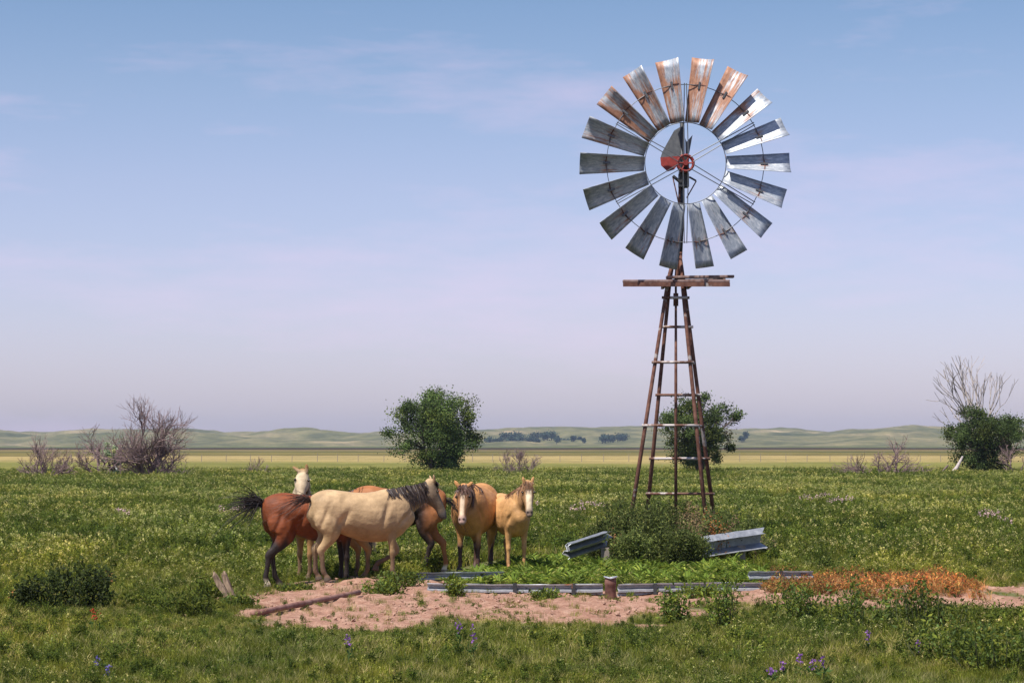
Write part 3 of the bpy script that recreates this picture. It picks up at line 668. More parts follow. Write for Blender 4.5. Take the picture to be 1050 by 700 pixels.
mb = MB(); pipe(mb, [(hx, hy+.55, hzz), (hx+.0, hy+.62, hzz+.75)], .03, 6); mb.obj('tail_bone', M['darkiron'], mill)
def vane(name, pts, y0, y1, mat, parent=None):
    x0 = min(p[0] for p in pts); x1 = max(p[0] for p in pts); n = len(pts); V = []
    for t in (0, .006):
        for (u, v) in pts:
            px = 640+u*120/700; py = 100+v*120/700; f = (u-x0)/(x1-x0)
            V.append(((px-693)*WY/F, y0+(y1-y0)*f+t, 2+(HY-py)*WY/F-g0))
    mb = MB(); mb.add(V, [tuple(range(n)), tuple(range(2*n-1, n-1, -1))]+[(i, i+n, (i+1) % n+n, (i+1) % n) for i in range(n)]); return mb.obj(name, mat, parent or mill)
tv = vane('tail_vane', [(222, 352), (232, 318), (300, 196), (338, 176), (352, 352)], .22, -.05, M['slate'])
vane('painted_tip', [(220, 352), (330, 352), (322, 400), (300, 430), (262, 440), (224, 400)], .19, -.04, M['red'], tv)
vane('vane_fold', [(368, 350), (366, 240), (376, 262), (414, 216), (392, 330)], .05, .2, M['slate'], tv)

# ------------------------------------------------------------------ RAILS, PIPES, STAKES
WPROF = [(-.0, -.155), (.004, -.128), (.075, -.10), (.08, -.055), (.0, -.022), (.0, .022), (.08, .055), (.075, .10), (.004, .128), (.0, .155)]
WLOW = [(d, z*.62) for d, z in WPROF]
CPROF = [(.0, .085), (.02, .10), (.11, .165), (.13, .11), (.125, -.08), (.02, -.155), (.0, -.17), (-.01, -.155)]
def rail(name, a, b, prof, mat, label, out=-1, roll=0, bow=0, parent=None, jag=0):
    a = np.array(a, float); b = np.array(b, float); d = b-a; L = np.linalg.norm(d); d /= L
    up = np.array([0, 0, 1.]); side = np.cross(d, up); side /= np.linalg.norm(side); up = np.cross(side, d)
    if side[1] > 0: side = -side
    # side points to the camera; depth goes away from it
    c, s = math.cos(roll), math.sin(roll); n = 14; V = []; m = len(prof); R = random.Random(int(abs(a[0])*100)); mid = (a+b)/2
    for t in (0, .006):
        for i in range(n+1):
            f = i/n; jj = R.uniform(-.004, .004)
            for j, (dp, z) in enumerate(prof):
                dp2 = dp*c-z*s; z2 = dp*s+z*c
                endj = jag*math.sin(j*2.1)*(.05 if i in (0, n) else 0)*(1 if i == 0 else -1)
                V.append(a-mid+d*(L*f+endj)-side*(dp2+t)+up*(z2+bow*math.sin(math.pi*f)+jj))
    N = (n+1)*m; Fc = []
    for i in range(n):
        for j in range(m-1):
            q = i*m+j; Fc += [(q, q+1, q+m+1, q+m), (N+q, N+q+m, N+q+m+1, N+q+1)]
        for j in (0, m-1): q = i*m+j; Fc.append((q, q+m, N+q+m, N+q))
    for i in (0, n):
        for j in range(m-1): q = i*m+j; Fc.append((q, N+q, N+q+1, q+1))
    mb = MB(); mb.add(V, Fc)
    root = empty(name, mid, 0, label, 'guardrail'); mb.obj('rail', M[mat], root); return root, side
def bolts(root, a, b, n, z=0, col='darkiron'):
    a = np.array(a); b = np.array(b); mid = (a+b)/2
    for i in range(n):
        p = a+(b-a)*(i+.5)/n-mid; mb = MB(); box(mb, p+np.array([0, -.012, z]), .05, .03, .2); mb.obj('splice_bracket', M[col], root)
Y1 = 31.3
def at(px, Y, z): return ((px-CX)*Y/F, Y, z)
r1, _ = rail('guardrail', at(438, 31.45, .035), at(618, Y1, .035), WLOW, 'galv', 'half buried corrugated rail left of the rusty pipe stub, along the dirt bank', bow=-.01); bolts(r1, at(438, 31.45, .0), at(618, Y1, .0), 3)
r2, _ = rail('guardrail', at(634, Y1-.05, .035), at(782, 31.5, .04), WLOW, 'galv', 'half buried corrugated rail right of the rusty pipe stub under the broad leaves', bow=.01); bolts(r2, at(636, Y1-.05, 0), at(782, 31.5, 0), 2)
r3, _ = rail('guardrail', at(420, 33.4, .07), at(517, 33.7, .07), WLOW, 'galv', 'low corrugated rail lying in front of the two light horses', bow=.0)
r4, _ = rail('guardrail', at(768, 33.2, .10), at(834, 33.3, .10), WLOW, 'galv', 'low corrugated rail at the right end of the ring beside the orange weeds', bow=0); bolts(r4, at(806, 33.2, .02), at(845, 33.2, .02), 1)
rr, _ = rail('bent_guardrail', at(722, 38.3, 2-(561-HY)*38.3/F), at(785, 38.7, 2-(552-HY)*38.6/F), CPROF, 'galvblue', 'bent galvanised rail propped up at the right end of the shrubs', roll=.12, jag=1)
mb = MB(); box(mb, (.12, .2, -.42), .13, .13, .75); mb.obj('support_post', M['postwood'], rr)
for fx in (-.1, .12, .36):
    mb = MB(); pipe(mb, [(fx, .085, .02+fx*.15), (fx, .11, .02+fx*.15)], .012, 8); mb.obj('bolt', M['darkiron'], rr)
ll, _ = rail('bent_guardrail', at(584, 37.6, 2-(565.5-HY)*37.6/F), at(626, 38.1, 2-(552-HY)*38.1/F), [(d*1.5, z*.95) for d, z in WPROF], 'galvblue', 'bent galvanised rail end poking out of the left side of the shrubs', roll=.5, jag=1)
mb = MB(); box(mb, (.25, .2, -.42), .13, .13, .75); mb.obj('support_post', M['postwood'], ll)
# rusty pipe stub
Yp = 30.7; xp = (626-CX)*Yp/F; gp = G(xp, Yp)
pr = empty('pipe_stub', (xp, Yp, gp), 0, 'short upright rusty pipe stub standing in front of the low rail', 'pipe stub')
zt = 2-(592-HY)*Yp/F-gp
mb = MB(); n = 20; V = []
for (rr_, z) in ((.073, -.1), (.073, zt*.62), (.078, zt*.66), (.078, zt*.8), (.074, zt*.84), (.076, zt), (.064, zt), (.062, zt-.2)):
    V += [(rr_*math.cos(2*math.pi*k/n), rr_*math.sin(2*math.pi*k/n), z) for k in range(n)]
mb.add(V, [(i*n+k, i*n+(k+1) % n, (i+1)*n+(k+1) % n, (i+1)*n+k) for i in range(7) for k in range(n)]+[tuple(range(7*n, 8*n))]); mb.obj('pipe_body', M['rustpost'], pr, smooth=True)
mb = MB(); pts = [(.083*math.cos(a), .083*math.sin(a), zt-.005+.02*abs(math.cos(a))) for a in np.linspace(0, 6.283, 25)]; pipe(mb, pts, .009, 6, caps=False); mb.obj('rim', M['galv'], pr)
# lying pipe
def gpt(px, py, dz=0):
    x, y = GP(px, py)
    for _ in range(6): y = GY(py, G(x, y)+dz); x = (px-CX)*y/F
    return np.array([x, y, G(x, y)+dz])
a = gpt(259, 629, .035); b = gpt(368, 607, .05); mid = (a+b)/2
mb = MB(); pts = [a-mid+(b-a)*t for t in np.linspace(0, 1, 9)]; mb2 = MB(); pipe(mb, pts, [.036, .036, .036, .038, .038, .036, .036, .035, .035], 12)
o = mb.obj('rusty_pipe', M['oldpipe'], smooth=True); o.location = mid; tag(o, 'long rusty pipe lying on the bare dirt in front of the bay horse', 'pipe')
# broken stakes
for (x0, y0, x1, y1, rad, lb) in ((237, 619, 219, 588, .046, 'left one of two broken wooden stakes leaning left at the end of the dirt'), (240, 617, 229, 587, .050, 'right one of two broken wooden stakes, the paler thicker one beside the dirt')):
    a = gpt(x0, y0, 0); b = np.array(PX(x1, y1, a[1]+.05)); d = b-a
    mb = MB(); pipe(mb, [-d*.1, d*.3+np.array([.006, 0, 0]), d*.62+np.array([-.008, 0, 0]), d*.93, d*1.08+np.array([.02, 0, 0])], [rad*1.15, rad*.8, rad*.95, rad*.8, rad*.12], 5)
    o = mb.obj('wooden_stake', M['stakewood']); o.location = a; tag(o, lb, 'stake')
# dry twigs and a pale rock
def rock(px, py, w, lb, seed, Yd=None):
    p = gpt(px, py); R = random.Random(seed); mb = MB(); bm_v = []; n1, n2 = 9, 14
    for i in range(n1+1):
        th = math.pi*i/n1
        for k in range(n2):
            ph = 2*math.pi*k/n2; v = Vector((math.sin(th)*math.cos(ph), math.sin(th)*math.sin(ph), math.cos(th)))
            q = 1+.35*mnoise.noise(v*1.7+Vector((seed, 0, 0))); bm_v.append((v.x*w*q, v.y*w*.7*q, v.z*w*.55*q+w*.2))
    mb.add(bm_v, [(i*n2+k, i*n2+(k+1) % n2, (i+1)*n2+(k+1) % n2, (i+1)*n2+k) for i in range(n1) for k in range(n2)])
    o = mb.obj('pale_rock', M['rock']); o.location = p; tag(o, lb, 'rock')
rock(192, 609, .085, 'larger white rock in the grass left of the broken stakes', 3); rock(199, 610, .05, 'small white rock touching the larger white rock', 5)
rock(238, 606, .05, 'small pale stone on the dirt edge just above the broken stakes', 9)

# ------------------------------------------------------------------ WEEDS AND SHRUBS that stand out as individuals
def weed_bush(name, x, y, w, h, nst, nl, ls, cols, label, cat, group, aspect=.4, seed=0, lean=.35, stem=(.10, .11, .05), tipc=None):
    lr = np.random.default_rng(seed+100); r = empty(name, (x, y, G(x, y)), 0, label, cat, group); sm = MB(); lf = MB()
    for i in range(nst):
        a = lr.uniform(0, 6.28); q = math.sqrt(lr.random()); bx, by = q*w*.3*math.cos(a), q*w*.3*math.sin(a)
        hh = h*lr.uniform(.6, 1.08)*(1-.22*q); tip = np.array([bx*1.55+lr.normal()*.05, by*1.55+lr.normal()*.05, hh]); base = np.array([bx, by, -.03])
        m = (base+tip)/2+np.array([bx*.2, by*.2, 0]); ribbon(sm, [base, m, tip], .014, stem)
        t = lr.random(nl)**.75; t = t[:, None]; P = base*(1-t)**2+2*m*t*(1-t)+tip*t*t+lr.normal(size=(nl, 3))*np.array([.045, .045, .03])
        tone = lr.uniform(.7, 1.3); ci = np.array(cols)[lr.integers(0, len(cols), nl)]*tone*lr.uniform(.75, 1.3, (nl, 1))
        if tipc is not None and lr.random() < tipc[1]:
            k = t[:, 0] > .6; ci[k] = np.array(tipc[0])*lr.uniform(.7, 1.3, (int(k.sum()), 1))
        leafquads(lf, P, ls*lr.uniform(.6, 1.25, nl), ci, .55, aspect)
    sm.obj('stem', M['leaf'], r, tint=True); lf.obj('foliage', M['leaf'], r, tint=True); return r
SH = [(.09, .12, .03), (.13, .16, .04), (.06, .08, .022), (.18, .20, .055)]
BR = [(.24, .17, .09), (.16, .14, .07), (.10, .12, .05)]
def mb_at(px, Y): return (px-CX)*Y/F
shr = [(617, 38.6, .55, .80, 'leftmost weed shrub, against the rail scrap left of the windmill'), (638, 39.4, .8, 1.10, 'second weed shrub from the left under the windmill'), (663, 38.6, .8, 1.12, 'weed shrub under the left leg of the windmill'),
       (688, 39.2, .8, 1.22, 'tall weed shrub at the centre below the pump rod'), (690, 37.4, .75, .72, 'low weed shrub in front, just behind the broad leaved plants'), (714, 38.8, .75, 1.12, 'weed shrub right of the pump rod with brown dry tips'), (733, 39.6, .7, 1.0, 'weed shrub behind the left end of the right rail scrap'),
       (650, 37.6, .8, .68, 'low weed shrub in front on the left side of the mound'), (757, 41.5, .75, 1.0, 'weed shrub rising behind the right rail scrap'), (757, 39.3, .6, .62, 'small dark weed shrub just behind the right rail scrap'), (777, 39.3, .5, .48, 'smallest weed shrub behind the right end of the rail scrap'), (706, 37.6, .7, .66, 'low weed shrub in front on the right side of the mound')]
for i, (px, Y, w, h, lb) in enumerate(shr):
    weed_bush('weed_shrub', mb_at(px, Y), Y, w, h, 46, 80, .062, SH+(BR if i in (5, 10) else []), lb, 'shrub', 'weed shrubs round the windmill', seed=i, tipc=((.30, .20, .11), .22) if i in (5, 6) else None)
weed_bush('rust_coloured_weed', mb_at(728, 38.9), 38.9, .25, 1.02, 9, 40, .055, [(.42, .13, .04), (.5, .2, .07)], 'orange red dried weed standing at the right of the shrubs by the tower leg', 'weed', None, seed=50)
weed_bush('rust_coloured_weed', mb_at(740, 38.6), 38.6, .2, .66, 6, 30, .05, [(.40, .17, .08), (.5, .28, .14)], 'orange dried weed just above the right rail scrap', 'weed', None, seed=51)
weed_bush('rust_coloured_weed', mb_at(629, 38.2), 38.2, .2, .85, 5, 22, .05, [(.38, .17, .08), (.3, .2, .1)], 'orange tinged dried weed at the left of the shrubs above the rail end', 'weed', None, seed=52)
weed_bush('rust_coloured_weed', mb_at(706, 38.2), 38.2, .35, 1.22, 8, 30, .05, [(.30, .20, .10), (.36, .25, .14)], 'tall brown dried weed in the middle of the shrubs right of the pump rod', 'weed', None, seed=53)
# dark upright weeds at left
dw = [(22, 628, .2, .36, 'leftmost and smallest dark upright weed near the left edge'), (36, 628, .2, .42, 'second dark upright weed from the left edge'), (54, 628, .3, .5, 'third dark upright weed from the left edge'), (67, 626, .3, .56, 'middle dark upright weed of the row at left'),
      (82, 627, .32, .60, 'dark upright weed left of the tallest in the row'), (95, 627, .34, .62, 'tallest dark upright weed in the row at left'), (106, 624, .26, .55, 'dark upright weed ending the row at its right')]
for i, (px, py, w, h, lb) in enumerate(dw):
    p = gpt(px, py); weed_bush('dark_leafy_weed', p[0], p[1], w*.62, h*1.12, 7, 60, .06, [(.055, .075, .018), (.08, .105, .025), (.04, .055, .018)], lb, 'weed', 'dark upright weeds at left', .5, seed=60+i)
lo = [(150, 622, .5, .2, 'low leafy weed right of the dark upright row'), (172, 628, .5, .22, 'low leafy weed below the white rocks'), (196, 632, .55, .3, 'low leafy weed left of the broken stakes'), (216, 615, .4, .32, 'green weed growing behind the broken stakes'), (246, 622, .3, .16, 'small yellow green weed at the foot of the stakes'),
      (744, 648, .45, .5, 'upright grey green weed in front of the dirt, below the right rail scrap'), (690, 640, .4, .35, 'grey green weed on the lower dirt edge between the pipe stub and the tall weed'), (815, 640, .6, .4, 'bushy green weed in front of the orange weeds at their left'), (880, 650, .8, .45, 'bushy green weed in front of the orange weeds at their middle'), (950, 655, .8, .5, 'bushy green weed in front of the orange weeds at their right'),
      (1025, 690, .9, .45, 'dense green weed at the bottom edge in the lower right corner'), (975, 680, .9, .45, 'dense green weed left of the one in the lower right corner'), (865, 596, .3, .16, 'tiny dark weed on the orange patch'), (845, 590, .5, .3, 'dark weed at the upper edge of the orange patch'), (412, 603, .7, .2, 'low green weed by the left end of the low rails'), (392, 608, .5, .15, 'low weed on the dirt under the buckskin horse'), (716, 612, .4, .15, 'small dark weed in front of the right low rail'), (560, 614, .3, .1, 'tiny weed in front of the left low rail'), (466, 610, .16, .22, 'thin yellow green weed in the middle of the bare dirt'), (300, 606, .5, .07, 'flat green weed on the dirt behind the lying pipe')]
for i, (px, py, w, h, lb) in enumerate(lo):
    p = gpt(px, py); weed_bush('leafy_weed', p[0], p[1], w, h*(1.3 if 5 <= i <= 9 else 1), int(10+26*w), 40, .055, DK+GR[:1]+([(.13, .19, .05)] if i > 3 else []), lb, 'weed', 'green weeds standing by the dirt', .45, seed=80+i)
# flowers
def flower(name, px, py_base, h, col, label, group, seed, n=20, fat=.011, cat='flower'):
    p = gpt(px, py_base); lr = np.random.default_rng(seed); r = empty(name, p, 0, label, cat, group); sm = MB(); bl = MB()
    ribbon(sm, [(0, 0, 0), (.01, 0, h*.5), (.0, .01, h)], .012, (.08, .12, .04)); n2 = 14
    leafquads(sm, np.stack([lr.normal(size=n2)*.02, lr.normal(size=n2)*.02, lr.uniform(.05, .6, n2)*h], 1), np.full(n2, .07), np.array([.07, .12, .03])*lr.uniform(.7, 1.3, (n2, 1)), .4, .35)
    z = lr.uniform(.62, 1.05, n)*h; leafquads(bl, np.stack([lr.normal(size=n)*fat, lr.normal(size=n)*fat, z], 1), np.full(n, .026), np.array(col)*lr.uniform(.75, 1.25, (n, 1)), .1, .8)
    sm.obj('stem', M['leaf'], r, tint=True); bl.obj('blossom', M['petal'], r, tint=True)
PU = (.27, .12, .36)
fl = [(470, 672, .34, 'purple flower spike in the foreground grass, left of the pair'), (485, 680, .33, 'purple flower spike in the foreground grass, right of the pair'), (357, 684, .3, 'lone purple flower spike left of the foreground pair'), (100, 692, .15, 'small violet flower low in the left foreground'), (110, 703, .16, 'second small violet flower near the bottom edge at left'), (890, 676, .25, 'purple flower spike in front of the orange weeds'),
      (803, 699, .16, 'leftmost purple flower of the bottom cluster right of centre'), (820, 698, .22, 'second purple flower of the bottom cluster right of centre'), (833, 697, .16, 'third purple flower of the bottom cluster right of centre'), (844, 700, .22, 'fourth purple flower of the bottom cluster right of centre'), (941, 680, .2, 'purple flower at the right among the dense green weeds'), (791, 704, .15, 'purple flower at the bottom edge left of the cluster')]
for i, (px, py, h, lb) in enumerate(fl): flower('purple_flower', px, py, h, PU if i not in (3, 4) else (.20, .16, .42), lb, 'purple flowers in the foreground grass', 200+i)
flower('red_flower', 97, 650, .26, (.45, .07, .03), 'red seed spike in the grass below the dark upright weeds', None, 230, 34, .02, 'weed'); flower('red_flower', 111, 618, .4, (.42, .16, .08), 'rusty red seed spike at the right end of the dark upright weeds', None, 231, 34, .03, 'weed')
flower('red_flower', 14, 624, .22, (.5, .2, .08), 'small orange seed spike left of the dark upright weeds', None, 232, 24, .03, 'weed')
pk = [(825, 524), (833, 525), (846, 522), (855, 528), (1010, 545), (1018, 546), (601, 532), (615, 535), (545, 534), (232, 541), (245, 540), (127, 543), (868, 527), (592, 540), (1030, 552)]
pl = ['left of the loose group right of the windmill', 'second of the loose group right of the windmill', 'highest of the loose group right of the windmill', 'fourth of the loose group right of the windmill', 'near the right edge, left of a pair', 'near the right edge, right of a pair', 'between the foal and the windmill shrubs', 'closest to the left tower leg', 'just right of the foal head', 'above and left of the bay horse tail', 'just above the bay horse tail', 'alone in the left meadow', 'last of the loose group right of the windmill', 'above the left bent rail', 'farthest right near the frame edge']
for i, (px, py) in enumerate(pk):
    p = gpt(px, py); lr = np.random.default_rng(300+i); r = empty('pink_flower', p, 0, 'clump of pale pink blossoms '+pl[i], 'flower', 'pink blossoms in the meadow'); bl = MB(); sm = MB()
    for q in range(3): ribbon(sm, [(0, 0, 0), (.05*q-.05, 0, .25), (.1*q-.1, 0, .42)], .015, (.09, .13, .05))
    for q in range(3): leafquads(bl, np.array([.13*q-.13, lr.normal()*.05, .44+lr.normal()*.03])+lr.normal(size=(14, 3))*.03, np.full(14, .045), np.array([.62, .42, .40])*lr.uniform(.8, 1.2, (14, 1)), .3, .8)
    sm.obj('stem', M['leaf'], r, tint=True); bl.obj('blossom', M['petal'], r, tint=True)

# ------------------------------------------------------------------ HORSES
nz = lambda v: np.asarray(v, float)/np.linalg.norm(v)
FRONT = [((.50, .12, 1.10), .11, .17), ((.47, .135, .95), .095, .14), ((.42, .14, .82), .07, .095), ((.41, .14, .68), .053, .062), ((.415, .14, .54), .042, .046), ((.42, .14, .46), .046, .05), ((.42, .14, .40), .036, .04), ((.42, .14, .28), .03, .034), ((.415, .14, .165), .036, .042), ((.44, .14, .10), .031, .034), ((.455, .14, .06), .045, .05), ((.465, .14, 0), .056, .064)]
HIND = [((-.50, .10, 1.16), .12, .21), ((-.54, .145, 1.0), .125, .22), ((-.50, .16, .85), .105, .17), ((-.53, .155, .72), .075, .105), ((-.60, .15, .61), .055, .07), ((-.665, .14, .52), .046, .064), ((-.66, .14, .44), .036, .045), ((-.655, .14, .30), .031, .036), ((-.65, .14, .165), .037, .043), ((-.62, .14, .10), .031, .035), ((-.605, .14, .06), .045, .05), ((-.59, .14, 0), .056, .064)]
def horse(name, label, x, y, z, yawd, sc, poll, Dv, Lv, coat, points, mane_c, tail, group='horses at the stock pond', legs={}, blaze=None, face=None, muzzle=None, maneside=-1, socks=(), dark_h=.50, girth=1., parts_mane=True, headc=None, ears=None, neckup=.0, belly=None, manelen=.25, tailn=130, forelock=True, shade_back=None, legk=.89, deep=1.07, darkside=0, darkfront=False, dock=1):
    root = empty(name, (x, y, z), math.radians(yawd), label, 'horse', group); root.scale = (sc,)*3
    yv = np.array([0, 1., 0]); mb = MB()
    zs = lambda z_: z_*legk if z_ < .75 else z_-.75*(1-legk)
    cz = lambda p_: (p_[0], p_[1], zs(p_[2]))
    poll = cz(poll)
    if tail: tail = dict(tail); tail['path'] = [cz(q) for q in tail['path']]
    FR = [(cz(p_), w_, h_) for p_, w_, h_ in FRONT]; HN = [(cz(p_), w_, h_) for p_, w_, h_ in HIND]
    T = [(-.80, 1.14, .05, .04), (-.775, 1.15, .15, .12), (-.68, 1.165, .225, .195), (-.52, 1.17, .265, .25), (-.32, 1.15, .265, .265), (-.12, 1.105, .29, .285), (.08, 1.075, .315, .295), (.27, 1.085, .325, .275), (.44, 1.12, .325, .235), (.60, 1.13, .27, .20), (.72, 1.12, .17, .14), (.77, 1.12, .06, .05)]
    loft(mb, [((a, 0, zs(b)-h*(deep-1)), yv, w*girth*1.04, h*(.5+.5*girth)*deep) for a, b, h, w in T], 24, 4)
    poll = np.asarray(poll, float); Dn = nz(Dv); L = np.asarray(Lv, float); L = nz(L-Dn*np.dot(L, Dn)); Fn = np.cross(Dn, L)
    B0 = np.array([.42, 0, zs(1.13)]); N1 = poll-Fn*.085+Dn*.07-np.array([0, 0, .02])
    c1 = B0+np.array([.22, 0, .12+neckup]); c2 = N1-nz(N1-B0+np.array([0, 0, .1]))*.16+np.array([0, 0, -.02])-Dn*.02
    neck = []; NT_ = 7
    for i in range(NT_):
        t = i/(NT_-1); p = B0*(1-t)**3+3*c1*t*(1-t)**2+3*c2*t*t*(1-t)+N1*t**3
        hh = np.interp(t, [0, .2, .45, .7, .9, 1], [.30, .26, .19, .145, .115, .10]); ww = np.interp(t, [0, .25, .5, .75, 1], [.19, .135, .095, .08, .075])
        neck.append((p, nz(yv*(1-t)+L*t), ww*girth**.5, hh))
    loft(mb, neck, 20, 4)
    HS = [(-.03, .035, .035), (.0, .07, .06), (.06, .10, .082), (.14, .125, .095), (.21, .122, .092), (.29, .095, .074), (.37, .074, .058), (.45, .064, .05), (.51, .062, .053), (.555, .05, .047), (.58, .02, .025)]
    loft(mb, [(poll+Dn*s-Fn*(hh*1.08+.004), L, w*1.2, hh*1.08) for s, hh, w in HS], 18, 4)
    earinfo = ears or [(nz(-Dn*1.+Fn*.1+L*.45)), (nz(-Dn*1.+Fn*.1-L*.45))]
    for sgn, E in zip((1, -1), earinfo):
        b = poll+Dn*.015+L*.062*sgn-Fn*.03; side = np.cross(E, Fn); side = nz(side) if np.linalg.norm(side) > .1 else L
        loft(mb, [(b-E*.02, side, .03, .024), (b+E*.03, side, .034, .020), (b+E*.075, side, .034, .016), (b+E*.105, side, .020, .012), (b+E*.125, side, .006, .008)], 10, 3)
    feet = []
    for key, base in (('fl', FR), ('fr', FR), ('hl', HN), ('hr', HN)):
        s = 1 if key[1] == 'l' else -1; o = legs.get(key, 0)
        if isinstance(o, list): st = [((a[0], a[1]*s, a[2]), w, h) for a, w, h in base[:len(base)-len(o)]]+[((a[0], a[1]*s, zs(a[2])), w, h) for (a, w, h) in o]
        else:
            dx, dy = (o, 0) if not isinstance(o, tuple) else o; zt = base[2][0][2]
            st = [((a[0]+dx*max(0, 1-a[2]/zt), a[1]*s*(girth if a[2] > .6 else 1)+dy*max(0, 1-a[2]/zt), a[2]), w, h) for a, w, h in base]
        loft(mb, [(p, yv, w, h) for p, w, h in st], 14, 3); feet.append(st[-1][0])
    me0 = mb.mesh('b', None); tmp = D.objects.new('tmp', me0); COL.objects.link(tmp)
    m = tmp.modifiers.new('r', 'REMESH'); m.mode = 'VOXEL'; m.voxel_size = .0135
    m = tmp.modifiers.new('s', 'SMOOTH'); m.factor = .5; m.iterations = 6
    bpy.context.view_layer.update(); dg = bpy.context.evaluated_depsgraph_get(); me = D.meshes.new_from_object(tmp.evaluated_get(dg)); D.objects.remove(tmp)
    n = len(me.vertices); V = np.empty(n*3); me.vertices.foreach_get('co', V); V = V.reshape(-1, 3)
    # muscle relief along the barrel, shoulder and haunch
    Nn = np.empty(n*3); me.vertices.foreach_get('normal', Nn); Nn = Nn.reshape(-1, 3)
    def groove(cx, cz, ang, ln, wd, amp):
        dx = V[:, 0]-cx; dz = V[:, 2]-cz; a = dx*math.cos(ang)+dz*math.sin(ang); b = -dx*math.sin(ang)+dz*math.cos(ang)
        return -amp*np.exp(-(a/ln)**2-(b/wd)**2)*sst(.05, .12, np.abs(V[:, 1]))
    disp = groove(.30, .96, 1.25, .24, .045, .014)+groove(-.33, .89, 1.0, .16, .05, .018)+groove(.60, .89, .9, .14, .035, .012)+groove(-.62, .91, 1.2, .22, .035, .010)+groove(-.30, 1.21, .9, .08, .05, .008)
    V2 = V+Nn*disp[:, None]*2.2; me.vertices.foreach_set('co', V2.ravel())
    coat = np.array(coat, float); C = np.tile(coat, (n, 1))
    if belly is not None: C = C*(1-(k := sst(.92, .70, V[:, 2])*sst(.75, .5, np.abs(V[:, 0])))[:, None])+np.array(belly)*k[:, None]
    if shade_back is not None: k = (sst(.09, .03, np.abs(V[:, 1]))*sst(1.30, 1.40, V[:, 2])*(V[:, 0] < .5)); C = C*(1-k[:, None])+np.array(shade_back)*k[:, None]
    tt = (V-poll)@Dn; lat = (V-poll)@L; fo = (V-poll)@Fn; head = (tt > -.2) & (tt < .62) & (np.abs(lat) < .17) & (fo > -.29) & (fo < .2) & (V[:, 0] > .45)
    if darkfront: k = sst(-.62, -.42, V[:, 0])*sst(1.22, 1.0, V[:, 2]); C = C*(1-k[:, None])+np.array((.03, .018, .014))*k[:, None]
    k = sst(dark_h+.12, dark_h-.10, V[:, 2]+.04*np.sin(V[:, 0]*40))*(~head)
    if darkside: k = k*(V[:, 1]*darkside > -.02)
    C = C*(1-k[:, None])+np.array(points)*k[:, None]
    for s in socks:
        f = np.array(feet[('fl', 'fr', 'hl', 'hr').index(s)]); k = sst(.15, .09, V[:, 2])*(np.hypot(V[:, 0]-f[0], V[:, 1]-f[1]) < .14); C = C*(1-k[:, None])+np.array([.60, .52, .40])*k[:, None]
    k = sst(.065, .045, V[:, 2])*.8; C = C*(1-k[:, None])+np.array([.10, .08, .065])*k[:, None]
    hk = head*sst(-.05, .08, tt)
    if headc is not None: k = hk*sst(-.2, -.02, fo*0-.0+0*tt+.0)*1.; k = hk; C = C*(1-k[:, None])+np.array(headc)*k[:, None]
    if blaze: k = hk*sst(blaze+.012, blaze-.010, np.abs(lat-.0))*sst(-.09, -.03, fo)*sst(-.0, .08, tt); C = C*(1-k[:, None])+np.array(face or (.78, .66, .52))*k[:, None]
    if muzzle is not None: k = hk*sst(.43, .52, tt); C = C*(1-k[:, None])+np.array(muzzle)*k[:, None]
    nost = np.minimum(np.linalg.norm(V-(poll+Dn*.525+L*.035-Fn*.02), axis=1), np.linalg.norm(V-(poll+Dn*.525-L*.035-Fn*.02), axis=1)); k = hk*sst(.028, .012, nost); C = C*(1-k[:, None])+np.array([.03, .02, .02])*k[:, None]
    at_ = me.color_attributes.new('tint', 'FLOAT_COLOR', 'POINT'); at_.data.foreach_set('color', np.concatenate([C, np.ones((n, 1))], 1).ravel())
    me.polygons.foreach_set('use_smooth', [True]*len(me.polygons)); me.materials.clear(); me.materials.append(M['coat'])
    body = D.objects.new('body', me); COL.objects.link(body); body.parent = root
    for s in (1, -1):
        e = MB(); c = poll+Dn*.165+L*s*.102-Fn*.048; V_ = []
        for i in range(7):
            th = math.pi*i/6
            for j in range(10): ph = 2*math.pi*j/10; V_.append(c+.021*np.array([math.sin(th)*math.cos(ph), math.sin(th)*math.sin(ph), math.cos(th)]))
        e.add(V_, [(i*10+j, i*10+(j+1) % 10, (i+1)*10+(j+1) % 10, (i+1)*10+j) for i in range(6) for j in range(10)]); e.obj('eye', M['eye'], root, smooth=True)
    lr = np.random.default_rng(int(abs(x*1000)))
    if parts_mane:
        mn = MB(); A = catmull([np.concatenate([q[0], q[1], [q[2], q[3]]]) for q in neck], 12)
        for i in range(260):
            j = min(len(A)-2, int(lr.uniform(.10, .93)*(len(A)-1))); tg = nz(A[j+1, :3]-A[j, :3]); l = nz(A[j, 3:6]-tg*np.dot(A[j, 3:6], tg)); b = np.cross(tg, l)
            tj = j/(len(A)-1); up = sst(.05, .35, tj); p0 = A[j, :3]+b*(A[j, 7]*.97)+lr.normal(size=3)*.008; s = l*maneside*(1 if lr.random() < .9 else -1); ln = manelen*lr.uniform(.6, 1.15)*(.5+.5*up)*(1-.45*sst(.7, .95, tj)); w = A[j, 6]
            dn = nz(-b+np.array([0, 0, -.5])); sw = tg*lr.normal()*.03
            ribbon(mn, [p0-b*.02, p0+s*w*.5+b*.012, p0+s*(w*.95+.012)+dn*ln*.35+sw*.4, p0+s*(w*1.1+.012)+dn*ln*.7+sw, p0+s*(w*1.05+.015)+dn*ln+sw*1.6], .017, np.array(mane_c)*lr.uniform(.6, 1.5))
